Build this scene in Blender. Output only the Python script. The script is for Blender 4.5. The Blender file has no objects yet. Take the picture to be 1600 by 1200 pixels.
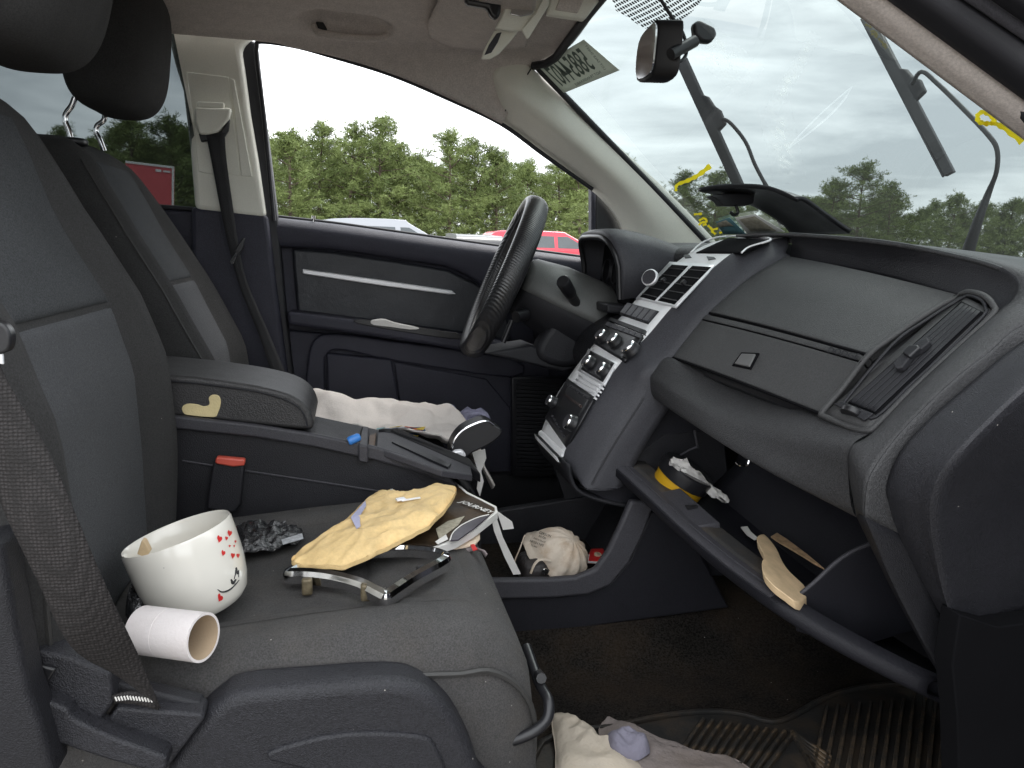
import bpy, bmesh, math, random
import numpy as np
from mathutils import Vector, Matrix, noise as mnoise
R = math.radians
random.seed(7)
sc = bpy.context.scene
col = sc.collection

# ------------------------------------------------------------------ camera
CAM = Vector((0.0, -1.4, 1.1)); YAW, PITCH, ROLL, FPX = R(12.2), R(10.0), R(2.0), 1200.0
FW = Vector((math.sin(YAW)*math.cos(PITCH), math.cos(YAW)*math.cos(PITCH), -math.sin(PITCH)))
_r0 = Vector((math.cos(YAW), -math.sin(YAW), 0)); _u0 = _r0.cross(FW)
RT = _r0*math.cos(ROLL) + _u0*math.sin(ROLL); UP = -_r0*math.sin(ROLL) + _u0*math.cos(ROLL)
cd = bpy.data.cameras.new('camera'); cam = bpy.data.objects.new('camera', cd); col.objects.link(cam)
cd.sensor_width = 36; cd.lens = 36*FPX/1600; cd.clip_start = 0.02; cd.clip_end = 900
cam.matrix_world = Matrix(((RT.x, UP.x, -FW.x, CAM.x), (RT.y, UP.y, -FW.y, CAM.y), (RT.z, UP.z, -FW.z, CAM.z), (0, 0, 0, 1)))
sc.camera = cam

# ------------------------------------------------------------------ sky, sun, exposure
SUN_EL, SUN_AZ = R(56), R(50)
SKY_LOW, SKY_HIGH, EXPO = 0.62, 1.40, 1.68
wd = bpy.data.worlds.new('World'); sc.world = wd; wd.use_nodes = True
nt = wd.node_tree; nt.nodes.clear()
wo = nt.nodes.new('ShaderNodeOutputWorld'); bg = nt.nodes.new('ShaderNodeBackground')
sky = nt.nodes.new('ShaderNodeTexSky'); sky.sky_type = 'NISHITA'; sky.sun_disc = False
sky.sun_elevation = SUN_EL; sky.sun_rotation = SUN_AZ
skm = nt.nodes.new('ShaderNodeVectorMath'); skm.operation = 'SCALE'; skm.inputs['Scale'].default_value = 0.1
tc = nt.nodes.new('ShaderNodeTexCoord'); mp = nt.nodes.new('ShaderNodeMapping'); mp.inputs['Scale'].default_value = (1.0, 1.0, 5.5)
n1 = nt.nodes.new('ShaderNodeTexNoise'); n1.inputs['Scale'].default_value = 2.3; n1.inputs['Detail'].default_value = 7; n1.inputs['Roughness'].default_value = 0.55; n1.inputs['Distortion'].default_value = 0.4
rp = nt.nodes.new('ShaderNodeValToRGB'); rp.color_ramp.elements[0].position = 0.36; rp.color_ramp.elements[1].position = 0.68
rp.color_ramp.elements[0].color = (SKY_LOW*0.93, SKY_LOW*0.98, SKY_LOW*1.03, 1); rp.color_ramp.elements[1].color = (SKY_HIGH*0.985, SKY_HIGH, SKY_HIGH*1.01, 1)
mx = nt.nodes.new('ShaderNodeMix'); mx.data_type = 'RGBA'; mx.inputs['Factor'].default_value = 0.93
L = nt.links.new
L(sky.outputs[0], skm.inputs[0]); L(tc.outputs['Generated'], mp.inputs[0]); L(mp.outputs[0], n1.inputs['Vector']); L(n1.outputs['Fac'], rp.inputs[0])
L(skm.outputs[0], mx.inputs['A']); L(rp.outputs[0], mx.inputs['B']); L(mx.outputs['Result'], bg.inputs['Color']); L(bg.outputs[0], wo.inputs[0])
sl = bpy.data.lights.new('sun', 'SUN'); sl.energy = 1.0; sl.angle = R(30); sl.color = (1, 0.97, 0.93)
so = bpy.data.objects.new('sun', sl); col.objects.link(so); so.location = (0, -20, 30)
_sd = Vector((math.sin(SUN_AZ)*math.cos(SUN_EL), math.cos(SUN_AZ)*math.cos(SUN_EL), math.sin(SUN_EL)))
so.rotation_euler = _sd.to_track_quat('Z', 'Y').to_euler()
vs = sc.view_settings; vs.view_transform = 'Standard'; vs.look = 'None'; vs.gamma = 1; vs.use_curve_mapping = False; vs.exposure = EXPO
sc.render.engine = 'CYCLES'; sc.cycles.use_denoising = True; sc.cycles.max_bounces = 10; sc.cycles.transparent_max_bounces = 16
sc.cycles.caustics_reflective = False; sc.cycles.caustics_refractive = False

# ------------------------------------------------------------------ measuring and mesh helpers
def at(px, py, Y=None, X=None, Z=None):
    "world point where the sight line through a place in the photo meets a plane of the car"
    d = FW + RT*((px-800)/FPX) + UP*((600-py)/FPX)
    t = (Y-CAM.y)/d.y if Y is not None else (X-CAM.x)/d.x if X is not None else (Z-CAM.z)/d.z
    return CAM + d*t
def ray(px, py): return FW + RT*((px-800)/FPX) + UP*((600-py)/FPX)
W = {}
def V3(p): return Vector(p)
def link(name, me, parent=None, loc=(0, 0, 0)):
    o = bpy.data.objects.new(name, me); col.objects.link(o)
    loc = Vector(loc); W[o.name] = loc
    if parent is not None:
        o.parent = parent; o.location = loc - W[parent.name]
    else: o.location = loc
    return o
def tag(o, label=None, cat=None, group=None, kind=None):
    if label: o['label'] = label
    if cat: o['category'] = cat
    if group: o['group'] = group
    if kind: o['kind'] = kind
    return o
def empty(name, loc=(0, 0, 0), parent=None, label=None, cat=None, group=None):
    return tag(link(name, None, parent, loc), label, cat, group)
def mesh(name, vs_, fs, mat, parent=None, smooth=True, bevel=0, bseg=3, solid=0, soff=-1, mi=None, ang=38, sub=0):
    vs_ = [Vector(v) for v in vs_]
    lo = Vector([min(v[i] for v in vs_) for i in range(3)]); hi = Vector([max(v[i] for v in vs_) for i in range(3)])
    c = (lo+hi)/2; c.z = lo.z if parent is None else c.z
    me = bpy.data.meshes.new(name); me.from_pydata([v-c for v in vs_], [], fs)
    for m in (mat if isinstance(mat, (list, tuple)) else [mat]): me.materials.append(m)
    if mi: me.polygons.foreach_set('material_index', mi)
    bm = bmesh.new(); bm.from_mesh(me); bmesh.ops.recalc_face_normals(bm, faces=bm.faces)
    if solid:      # open sheets: the seen side keeps its place, the thickness goes behind it
        bm.normal_update()
        if sum((f.normal*f.calc_area()).dot(CAM-c-f.calc_center_median()) for f in bm.faces) < 0: bmesh.ops.reverse_faces(bm, faces=bm.faces)
    bm.to_mesh(me); bm.free()
    if smooth:
        me.polygons.foreach_set('use_smooth', [True]*len(me.polygons)); me.set_sharp_from_angle(angle=R(ang))
    o = link(name, me, parent, c)
    if solid: m = o.modifiers.new('s', 'SOLIDIFY'); m.thickness = solid; m.offset = soff
    if bevel: m = o.modifiers.new('b', 'BEVEL'); m.width = bevel; m.segments = bseg if bevel < .05 else 5; m.limit_method = 'ANGLE'; m.angle_limit = R(35)
    if sub: m = o.modifiers.new('u', 'SUBSURF'); m.levels = sub; m.render_levels = sub
    return o
def spl(pts, n=6, closed=False):
    P = [np.array(p, float) for p in pts]; out = []; m = len(P)
    if m < 3 and not closed:
        return [tuple(P[0]+(P[1]-P[0])*i/n) for i in range(n+1)]
    for i in range(m if closed else m-1):
        if closed: p0, p1, p2, p3 = P[i-1], P[i], P[(i+1) % m], P[(i+2) % m]
        else:
            p1, p2 = P[i], P[i+1]; p0 = P[i-1] if i else 2*p1-p2; p3 = P[i+2] if i+2 < m else 2*p2-p1
        for k in range(n):
            t = k/n
            out.append(tuple(.5*((2*p1)+(-p0+p2)*t+(2*p0-5*p1+4*p2-p3)*t*t+(-p0+3*p1-3*p2+p3)*t**3)))
    if not closed: out.append(tuple(P[-1]))
    return out
def prism(name, pts, vec, mat, parent=None, bevel=0, bseg=3, **k):
    n = len(pts); vec = Vector(vec); pts = [Vector(p) for p in pts]
    vs_ = pts + [p+vec for p in pts]
    fs = [list(range(n)), list(range(2*n-1, n-1, -1))] + [[i, (i+1) % n, n+(i+1) % n, n+i] for i in range(n)]
    return mesh(name, vs_, fs, mat, parent, bevel=bevel, bseg=bseg, **k)
def slab(name, pp, Y, thick, mat, parent=None, bevel=0.004, smooth_outline=0, **k):
    "plate whose face lies on the plane Y, going thick metres towards the far side"
    if smooth_outline: pp = spl(pp, smooth_outline, closed=True)
    return prism(name, [at(p[0], p[1], Y=Y) for p in pp], (0, thick, 0), mat, parent, bevel=bevel, **k)
def gridmesh(name, G, mat, parent=None, solid=0, soff=-1, closed_u=False, capends=False, bevel=0, fn=None, ang=38, sub=0):
    nu, nv = len(G), len(G[0]); vs_ = [Vector(p) for r in G for p in r]
    if fn: vs_ = [fn(v) for v in vs_]
    fs = []
    for i in range(nu-1):
        for j in range(nv if closed_u else nv-1):
            j2 = (j+1) % nv
            fs.append([i*nv+j, i*nv+j2, (i+1)*nv+j2, (i+1)*nv+j])
    if capends:
        fs.append(list(range(nv))[::-1]); fs.append([(nu-1)*nv+j for j in range(nv)])
    return mesh(name, vs_, fs, mat, parent, solid=solid, soff=soff, bevel=bevel, ang=ang, sub=sub)
def loft(name, rows, mat, parent=None, nu=5, nv=5, **k):
    rows = [[tuple(p) for p in r] for r in rows]
    rr = [spl(r, nv) for r in rows]
    cols = [spl([r[j] for r in rr], nu) for j in range(len(rr[0]))]
    G = [[cols[j][i] for j in range(len(cols))] for i in range(len(cols[0]))]
    return gridmesh(name, G, mat, parent, **k)
def frames(P, closed=False):
    P = [Vector(p) for p in P]; n = len(P); T = []
    for i in range(n):
        a = P[i-1] if (i or closed) else P[0]; b = P[(i+1) % n] if (i < n-1 or closed) else P[-1]
        T.append((b-a).normalized())
    u = T[0].orthogonal().normalized(); out = []
    for t in T:
        u = (u - t*u.dot(t)).normalized(); out.append((t, u, t.cross(u)))
    return P, out
def tube(name, pts, r, mat, parent=None, seg=10, closed=False, flat=1.0, up=None):
    P, Fm = frames(pts, closed); n = len(P); vs_ = []; rr = r if isinstance(r, (list, tuple)) else [r]*n
    for i, p in enumerate(P):
        t, u, v = Fm[i]
        if up is not None:
            v = Vector(up); v = (v-t*v.dot(t)).normalized(); u = v.cross(t)
        for k in range(seg):
            a = 2*math.pi*k/seg; vs_.append(p + u*math.cos(a)*rr[i] + v*math.sin(a)*rr[i]*flat)
    fs = []
    for i in range(n if closed else n-1):
        i2 = (i+1) % n
        for k in range(seg):
            k2 = (k+1) % seg; fs.append([i*seg+k, i*seg+k2, i2*seg+k2, i2*seg+k])
    if not closed: fs += [list(range(seg))[::-1], [(n-1)*seg+k for k in range(seg)]]
    return mesh(name, vs_, fs, mat, parent, ang=50)
def basis(axis, hint=(0, 0, 1)):
    a = Vector(axis).normalized(); h = Vector(hint)
    if abs(a.dot(h)) > .95: h = Vector((1, 0, 0))
    u = (h - a*a.dot(h)).normalized(); return u, a.cross(u), a
def lathe(name, prof, origin, axis, mats, parent=None, seg=28, mi=None, hint=(0, 0, 1), ang=38):
    u, v, a = basis(axis, hint); o = Vector(origin); vs_ = []; fs = []; idx = []
    for (r, h) in prof:
        for k in range(seg):
            t = 2*math.pi*k/seg; vs_.append(o + a*h + (u*math.cos(t)+v*math.sin(t))*max(r, 1e-5))
    for i in range(len(prof)-1):
        for k in range(seg):
            k2 = (k+1) % seg; fs.append([i*seg+k, i*seg+k2, (i+1)*seg+k2, (i+1)*seg+k]); idx.append(mi[i] if mi else 0)
    return mesh(name, vs_, fs, mats, parent, mi=idx, ang=ang)
def box(name, c, size, mat, parent=None, bevel=0.003, ax=None, **k):
    c = Vector(c); sx, sy, sz = [s/2 for s in size]
    ux, uy, uz = ax if ax else (Vector((1, 0, 0)), Vector((0, 1, 0)), Vector((0, 0, 1)))
    p = [c+ux*x+uy*y-uz*sz for x, y in ((-sx, -sy), (sx, -sy), (sx, sy), (-sx, sy))]
    return prism(name, p, uz*2*sz, mat, parent, bevel=bevel, **k)
def text(name, s, org, ux, uy, size, mat, parent=None, depth=0.0004, mirror=False, shear=0.0, squash=1.0, bold=0.0):
    cu = bpy.data.curves.new('t', 'FONT'); cu.body = s; cu.size = 1; cu.align_x = 'CENTER'; cu.align_y = 'CENTER'; cu.shear = shear; cu.resolution_u = 2; cu.offset = bold
    to = bpy.data.objects.new('t', cu); col.objects.link(to)
    dg = bpy.context.evaluated_depsgraph_get(); dg.update()
    me0 = bpy.data.meshes.new_from_object(to.evaluated_get(dg)); V = [v.co.copy() for v in me0.vertices]; Fc = [list(p.vertices) for p in me0.polygons]
    bpy.data.objects.remove(to); bpy.data.curves.remove(cu); bpy.data.meshes.remove(me0)
    ux, uy = Vector(ux).normalized(), Vector(uy).normalized(); n = ux.cross(uy).normalized(); sx = -1 if mirror else 1
    vs_ = [Vector(org)+ux*(v.x*size*sx*squash)+uy*(v.y*size)+n*depth for v in V]
    return mesh(name, vs_, Fc, mat, parent, smooth=False)
def rag(name, outline, zf, mat, parent=None, puff=.01, wr=.006, ws=22, seed=0, rings=(1, .985, .96, .925, .88, .83, .77, .71, .64, .57, .5, .43, .36, .29, .22, .15, .08, .0), base=True, crease=0., drop=.002):
    "soft flat thing from its outline: domed, wrinkled top and a flat underside"
    P = [Vector(p) for p in outline]; n = len(P); c = sum(P, Vector())/n; vs_ = []; fs = []
    for k, s in enumerate(rings[:-1]):
        for p in P:
            q = c + (p-c)*s
            h = puff*(1-s**6) if k else 0
            w = mnoise.noise(q*ws+Vector((seed, seed*2.3, 1)))*wr*(1 if k else .6) + mnoise.noise(q*ws*2.7+Vector((5, seed, 3)))*wr*.45
            if crease and k: w += crease*(1-abs(mnoise.noise(Vector((q.x*14+q.y*10, (q.y-q.x)*30, seed))))*3.2)*(.5+.5*mnoise.noise(q*9)) - crease*.4
            vs_.append(q + Vector((0, 0, h+w+zf(q) if zf else h+w)))
    vs_.append(c+Vector((0, 0, puff + (zf(c) if zf else 0)+mnoise.noise(c*ws)*wr))); m = len(rings)-1
    for k in range(m-1):
        for i in range(n):
            j = (i+1) % n; fs.append([k*n+i, k*n+j, (k+1)*n+j, (k+1)*n+i])
    for i in range(n): fs.append([(m-1)*n+i, (m-1)*n+(i+1) % n, m*n])
    b0 = len(vs_)
    if base:
        for i, p in enumerate(P): vs_.append(vs_[i] - Vector((0, 0, drop)))
        for i in range(n): j = (i+1) % n; fs.append([i, b0+i, b0+j, j])
        fs.append([b0+i for i in range(n)])
    return mesh(name, vs_, fs, mat, parent, ang=55)

# ------------------------------------------------------------------ materials
MATS = {}
def M(name, c, rough=.6, metal=0., bump=0., bscale=900, var=.18, vscale=7, spec=.5, dirt=0., dirtc=(.12, .085, .05), dscale=9, specks=0., coat=0., sheen=0., tex='noise', wr=0., wrs=18, grain=0., gscale=520, emit=None):
    m = bpy.data.materials.new(name); m.use_nodes = True; t = m.node_tree; N = t.nodes.new; b = t.nodes['Principled BSDF']; l = t.links.new
    tcn = N('ShaderNodeTexCoord'); ob = tcn.outputs['Object']
    def nz(s, det=4, ro=.6):
        x = N('ShaderNodeTexNoise'); x.inputs['Scale'].default_value = s; x.inputs['Detail'].default_value = det; x.inputs['Roughness'].default_value = ro; l(ob, x.inputs['Vector']); return x.outputs['Fac']
    def mixc(f, a, bb):
        x = N('ShaderNodeMix'); x.data_type = 'RGBA'; l(f, x.inputs['Factor'])
        for inp, v in (('A', a), ('B', bb)):
            if isinstance(v, tuple): x.inputs[inp].default_value = (*v[:3], 1)
            else: l(v, x.inputs[inp])
        return x.outputs['Result']
    def ramp(f, a, bb):
        x = N('ShaderNodeMapRange'); l(f, x.inputs['Value']); x.inputs['From Min'].default_value = a; x.inputs['From Max'].default_value = bb; x.clamp = True; return x.outputs['Result']
    c = tuple(c)
    cc = mixc(ramp(nz(vscale, 6), .3, .7), tuple(x*(1-var) for x in c), tuple(min(1, x*(1+var)) for x in c))
    if grain:
        gm = N('ShaderNodeMapRange'); l(nz(gscale, 3, .75), gm.inputs['Value']); gm.inputs['From Min'].default_value = .36; gm.inputs['From Max'].default_value = .64; gm.inputs['To Min'].default_value = 1-grain; gm.inputs['To Max'].default_value = 1+grain
        vm = N('ShaderNodeVectorMath'); vm.operation = 'SCALE'; l(cc, vm.inputs[0]); l(gm.outputs[0], vm.inputs['Scale']); cc = vm.outputs[0]
    if dirt: 
        mu = N('ShaderNodeMath'); mu.operation = 'MULTIPLY'; l(ramp(nz(dscale, 8, .7), .45, .72), mu.inputs[0]); mu.inputs[1].default_value = dirt; cc = mixc(mu.outputs[0], cc, dirtc)
    if specks:
        vo = N('ShaderNodeTexVoronoi'); vo.inputs['Scale'].default_value = 95; l(ob, vo.inputs['Vector'])
        a = ramp(vo.outputs['Distance'], .10, .06); sp = N('ShaderNodeSeparateColor'); l(vo.outputs['Color'], sp.inputs[0])
        bt = ramp(sp.outputs[0], 1-.05*specks, 1-.05*specks+.01); mu = N('ShaderNodeMath'); mu.operation = 'MULTIPLY'; l(a, mu.inputs[0]); l(bt, mu.inputs[1]); cc = mixc(mu.outputs[0], cc, (.35, .33, .30))
    l(cc, b.inputs['Base Color'])
    mr = N('ShaderNodeMapRange'); l(nz(vscale*3, 5), mr.inputs['Value']); mr.inputs['To Min'].default_value = max(0, rough-.1); mr.inputs['To Max'].default_value = min(1, rough+.1); l(mr.outputs[0], b.inputs['Roughness'])
    b.inputs['Metallic'].default_value = metal; b.inputs['Specular IOR Level'].default_value = spec; b.inputs['Coat Weight'].default_value = coat
    if sheen: b.inputs['Sheen Weight'].default_value = sheen; b.inputs['Sheen Roughness'].default_value = .5
    prev = None
    if bump:
        if tex == 'weave':
            h = N('ShaderNodeTexWave'); h.wave_type = 'BANDS'; h.bands_direction = 'DIAGONAL'; h.inputs['Scale'].default_value = bscale; h.inputs['Distortion'].default_value = 1.5; h.inputs['Detail'].default_value = 1; l(ob, h.inputs['Vector']); hf = h.outputs['Fac']
        elif tex == 'grid':
            h = N('ShaderNodeTexVoronoi'); h.inputs['Scale'].default_value = bscale; h.inputs['Randomness'].default_value = .25; l(ob, h.inputs['Vector']); hf = h.outputs['Distance']
            cr = N('ShaderNodeMapRange'); l(hf, cr.inputs['Value']); cr.inputs['From Min'].default_value = .2; cr.inputs['From Max'].default_value = .55; cr.inputs['To Min'].default_value = 0; cr.inputs['To Max'].default_value = .75
            l(mixc(cr.outputs[0], cc, tuple(x*.25 for x in c)), b.inputs['Base Color'])
        elif tex == 'voronoi':
            h = N('ShaderNodeTexVoronoi'); h.inputs['Scale'].default_value = bscale; l(ob, h.inputs['Vector']); hf = h.outputs['Distance']
        else: hf = nz(bscale, 2)
        bp = N('ShaderNodeBump'); bp.inputs['Strength'].default_value = bump; bp.inputs['Distance'].default_value = .0012; l(hf, bp.inputs['Height']); prev = bp
    if wr:
        bp = N('ShaderNodeBump'); bp.inputs['Strength'].default_value = wr; bp.inputs['Distance'].default_value = .012; l(nz(wrs, 4, .55), bp.inputs['Height'])
        if prev: l(prev.outputs[0], bp.inputs['Normal'])
        prev = bp
    if prev: l(prev.outputs[0], b.inputs['Normal'])
    if emit: b.inputs['Emission Color'].default_value = (*emit, 1); b.inputs['Emission Strength'].default_value = 1
    MATS[name] = m; return m
def glass(name, tint, haze=.0, gloss=.06):
    m = bpy.data.materials.new(name); m.use_nodes = True; t = m.node_tree; t.nodes.clear(); N = t.nodes.new; l = t.links.new
    o = N('ShaderNodeOutputMaterial'); tr = N('ShaderNodeBsdfTransparent'); tr.inputs[0].default_value = (*tint, 1)
    gl = N('ShaderNodeBsdfGlossy'); gl.inputs['Roughness'].default_value = .02; fr = N('ShaderNodeFresnel'); fr.inputs[0].default_value = 1.45
    mu = N('ShaderNodeMath'); mu.operation = 'MULTIPLY'; mu.inputs[1].default_value = gloss*8; l(fr.outputs[0], mu.inputs[0])
    mx1 = N('ShaderNodeMixShader'); l(mu.outputs[0], mx1.inputs[0]); l(tr.outputs[0], mx1.inputs[1]); l(gl.outputs[0], mx1.inputs[2]); last = mx1
    if haze:
        df = N('ShaderNodeBsdfTranslucent'); df.inputs[0].default_value = (.8, .82, .8, 1); d2 = N('ShaderNodeBsdfDiffuse'); d2.inputs[0].default_value = (.6, .6, .57, 1); ad = N('ShaderNodeMixShader'); ad.inputs[0].default_value = .5; l(df.outputs[0], ad.inputs[1]); l(d2.outputs[0], ad.inputs[2])
        tcn = N('ShaderNodeTexCoord'); nz = N('ShaderNodeTexNoise'); nz.inputs['Scale'].default_value = 5; nz.inputs['Detail'].default_value = 9; nz.inputs['Roughness'].default_value = .7; l(tcn.outputs['Object'], nz.inputs['Vector'])
        mr = N('ShaderNodeMapRange'); l(nz.outputs['Fac'], mr.inputs['Value']); mr.inputs['From Min'].default_value = .3; mr.inputs['From Max'].default_value = .8; mr.inputs['To Min'].default_value = haze*.4; mr.inputs['To Max'].default_value = haze
        mx2 = N('ShaderNodeMixShader'); l(mr.outputs[0], mx2.inputs[0]); l(mx1.outputs[0], mx2.inputs[1]); l(ad.outputs[0], mx2.inputs[2]); last = mx2
    l(last.outputs[0], o.inputs[0]); MATS[name] = m; return m
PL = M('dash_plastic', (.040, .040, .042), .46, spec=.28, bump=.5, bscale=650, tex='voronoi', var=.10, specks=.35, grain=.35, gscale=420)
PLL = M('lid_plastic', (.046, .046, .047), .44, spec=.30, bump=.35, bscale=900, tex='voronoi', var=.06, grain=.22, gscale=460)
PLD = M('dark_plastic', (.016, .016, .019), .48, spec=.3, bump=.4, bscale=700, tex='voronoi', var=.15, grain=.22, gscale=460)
PLB = M('black_plastic', (.012, .012, .014), .35, bump=.15, bscale=600, var=.2)
NAVY = M('door_plastic', (.036, .036, .051), .46, spec=.3, bump=.4, bscale=700, tex='voronoi', var=.12, grain=.22, gscale=460)
VINYL = M('door_vinyl', (.022, .024, .030), .42, bump=.3, bscale=600, tex='voronoi', wr=.25, wrs=14, grain=.2)
GREYP = M('grey_plastic', (.050, .049, .056), .46, spec=.3, bump=.3, bscale=800, tex='voronoi', var=.08, grain=.22, gscale=460)
CHEEK = M('cheek_plastic', (.048, .048, .055), .48, spec=.28, bump=.3, bscale=800, tex='voronoi', var=.08, specks=.3, grain=.22, gscale=460)
FAB = M('seat_fabric', (.054, .053, .053), .9, bump=.8, bscale=420, tex='weave', var=.12, vscale=12, specks=.5, sheen=.03, spec=.2, wr=.08, wrs=9, grain=.28, gscale=520)
INSU = M('seat_insert_dark', (.058, .061, .065), .92, bump=.5, bscale=700, tex='weave', var=.08, specks=.2, sheen=.03, spec=.15, wr=.05, grain=.4, gscale=480)  # insert weave in a darker tone, worn by the upper panels
INS = M('seat_insert_fabric', (.084, .086, .092), .92, bump=.5, bscale=700, tex='weave', var=.07, specks=.2, sheen=.03, spec=.15, wr=.05, grain=.28, gscale=520)
CUSHM = M('cushion_fabric', (.076, .073, .0725), .9, bump=.7, bscale=420, tex='weave', var=.14, vscale=10, specks=2.6, sheen=.03, spec=.2, dirt=.25, dirtc=(.13, .11, .09), dscale=16, wr=.08, wrs=9, grain=.30, gscale=520)
SHLD = M('shield_plastic', (.023, .023, .027), .45, spec=.28, bump=.5, bscale=650, tex='voronoi', var=.12, specks=.4, grain=.35, gscale=420)
SIDEV = M('seat_side_vinyl', (.034, .033, .032), .6, bump=.3, bscale=300, tex='weave')
ARMV = M('armrest_vinyl', (.040, .039, .040), .42, spec=.35, bump=.45, bscale=420, tex='voronoi', var=.08, wr=.06, wrs=30, grain=.22, gscale=460)
FOAM = M('foam', (.66, .55, .30), .9, bump=.5, bscale=300)
CREAM = M('pillar_cream', (.82, .81, .72), .6, bump=.2, bscale=900, var=.04, grain=.05)
HEADL = M('headliner_cloth', (.60, .545, .51), .95, bump=.5, bscale=900, var=.07, vscale=40, spec=.1, grain=.14, gscale=300)
SEAL = M('rubber_seal', (.016, .016, .020), .55, bump=.2)
SILV = M('silver_trim', (.90, .90, .91), .50, metal=.0, bump=.5, bscale=260, tex='weave', var=.05)
STRIP = M('brushed_strip', (.80, .80, .82), .35, metal=.25, var=.04)
CHROME = M('chrome', (.75, .75, .76), .07, metal=1, var=.04)
CARPET = M('carpet', (.016, .014, .0125), .97, bump=1., bscale=330, var=.3, dirt=.75, dirtc=(.030, .021, .014), dscale=7, specks=1.2, spec=.1, grain=.8, gscale=260)
RUBBER = M('mat_rubber', (.014, .0135, .013), .6, bump=.5, bscale=200, dirt=.8, dirtc=(.05, .034, .020), dscale=14)
RIBM = M('mat_rib_rubber', (.020, .018, .016), .6, bump=.4, bscale=200, dirt=1., dirtc=(.13, .085, .045), dscale=22)
WEB = M('belt_webbing', (.030, .026, .026), .75, bump=1., bscale=330, tex='grid', var=.2, spec=.4)
WEBD = M('belt_webbing_dark', (.016, .016, .018), .75, bump=.6, bscale=500, tex='voronoi')
CARB = M('carbon_cover', (.018, .018, .020), .36, bump=.45, bscale=75, tex='weave', var=.3, spec=.7)
SCREEN = M('dark_screen', (.006, .006, .008), .25, spec=.25, var=.05)
WHITEC = M('mug_glaze', (.78, .75, .68), .16, var=.03, coat=.4, spec=.5, specks=.25)
RED = M('red_print', (.62, .03, .03), .3, var=.06)
BLK = M('black_print', (.012, .012, .012), .5)
CARD = M('tube_paper', (.72, .67, .66), .85, bump=.3, bscale=300, var=.05, dirt=.2, dirtc=(.4, .33, .3), dscale=30)
BROWNC = M('cardboard_brown', (.36, .27, .18), .9, bump=.3, bscale=200)
MANILA = M('manila_paper', (.74, .53, .25), .62, bump=.35, bscale=160, var=.14, vscale=12, wr=.38, wrs=30, grain=.05, gscale=200)
PAPER = M('white_paper', (.74, .72, .69), .8, var=.05, wr=.3, wrs=30)
COVER = M('manual_cover', (.045, .028, .015), .5, spec=.25, var=.75, vscale=16, wr=.2)
COVER2 = M('manual_cover_dark', (.035, .028, .040), .35, var=.5, vscale=30)
WHITEP = M('white_print', (.72, .70, .68), .6, var=.08)
SHIRT = M('shirt_cotton', (.66, .61, .57), .95, bump=.3, bscale=600, var=.04, wr=.35, wrs=14, sheen=.03, grain=.06, gscale=400)
MASKM = M('mask_fabric', (.60, .52, .43), .9, bump=.5, bscale=300, var=.08, dirt=.8, dirtc=(.30, .17, .07), dscale=20)
WOOD = M('bare_wood', (.62, .46, .28), .7, bump=.4, bscale=90, var=.2, vscale=30)
YEL = M('yellow_tub', (.55, .31, .012), .45, var=.08)
PUR = M('blue_paper', (.42, .42, .58), .8, wr=.5, wrs=26)
WRAP = M('black_film', (.030, .030, .032), .16, wr=.9, wrs=60, spec=.8)
RAGG = M('grey_rag', (.20, .17, .16), .95, bump=.6, bscale=240, dirt=.5, wr=.6, wrs=18)
RAGV = M('violet_rag', (.20, .19, .24), .95, bump=.5, bscale=240, wr=.6, wrs=22)
GLOVE = M('cream_leather', (.46, .40, .33), .8, bump=.4, bscale=200, dirt=.3, dirtc=(.4, .32, .22), wr=.4, wrs=26)
YMARK = M('yellow_marker', (.80, .62, .02), .7)
TEAL = M('teal_print', (.10, .22, .25), .5)
TAN = M('tan_print', (.36, .33, .26), .6, var=.3, vscale=120)
PINK = M('sign_red', (.60, .09, .10), .5, var=.05)
BLUEP = M('blue_plastic', (.05, .22, .62), .35)
GOLD = M('dirty_clip', (.16, .13, .08), .5, metal=.4, var=.4, vscale=120)
STICK = M('sticker_paper', (.66, .66, .60), .8, var=.03)
INK = M('sticker_ink', (.10, .13, .11), .7)
def thin(name, c, tr=.55):
    m = bpy.data.materials.new(name); m.use_nodes = True; t = m.node_tree; t.nodes.clear(); N = t.nodes.new; l = t.links.new
    o = N('ShaderNodeOutputMaterial'); a = N('ShaderNodeBsdfDiffuse'); b = N('ShaderNodeBsdfTranslucent'); x = N('ShaderNodeMixShader'); x.inputs[0].default_value = tr
    a.inputs[0].default_value = (*c, 1); b.inputs[0].default_value = (*c, 1); l(a.outputs[0], x.inputs[1]); l(b.outputs[0], x.inputs[2]); l(x.outputs[0], o.inputs[0]); MATS[name] = m; return m
STICK = thin('sticker_paper', (.62, .63, .57), .5); YMARK = thin('yellow_marker', (.85, .68, .03), .6)
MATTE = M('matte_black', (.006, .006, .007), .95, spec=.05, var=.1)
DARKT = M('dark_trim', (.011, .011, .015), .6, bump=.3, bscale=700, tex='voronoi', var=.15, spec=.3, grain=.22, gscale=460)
WS = glass('windshield_glass', (.305, .340, .338), haze=.018, gloss=.025)
REARG = glass('privacy_glass', (.29, .31, .315), haze=.008, gloss=.03)

# ================================================================== setting outside
GR = M('lot_gravel', (.20, .185, .165), .95, bump=.6, bscale=14, var=.2, vscale=.6)
g = mesh('ground', [(-400, -400, 0), (400, -400, 0), (400, 400, 0), (-400, 400, 0)], [[0, 1, 2, 3]], GR); tag(g, kind='structure', label='pale gravel lot around the car')

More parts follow.
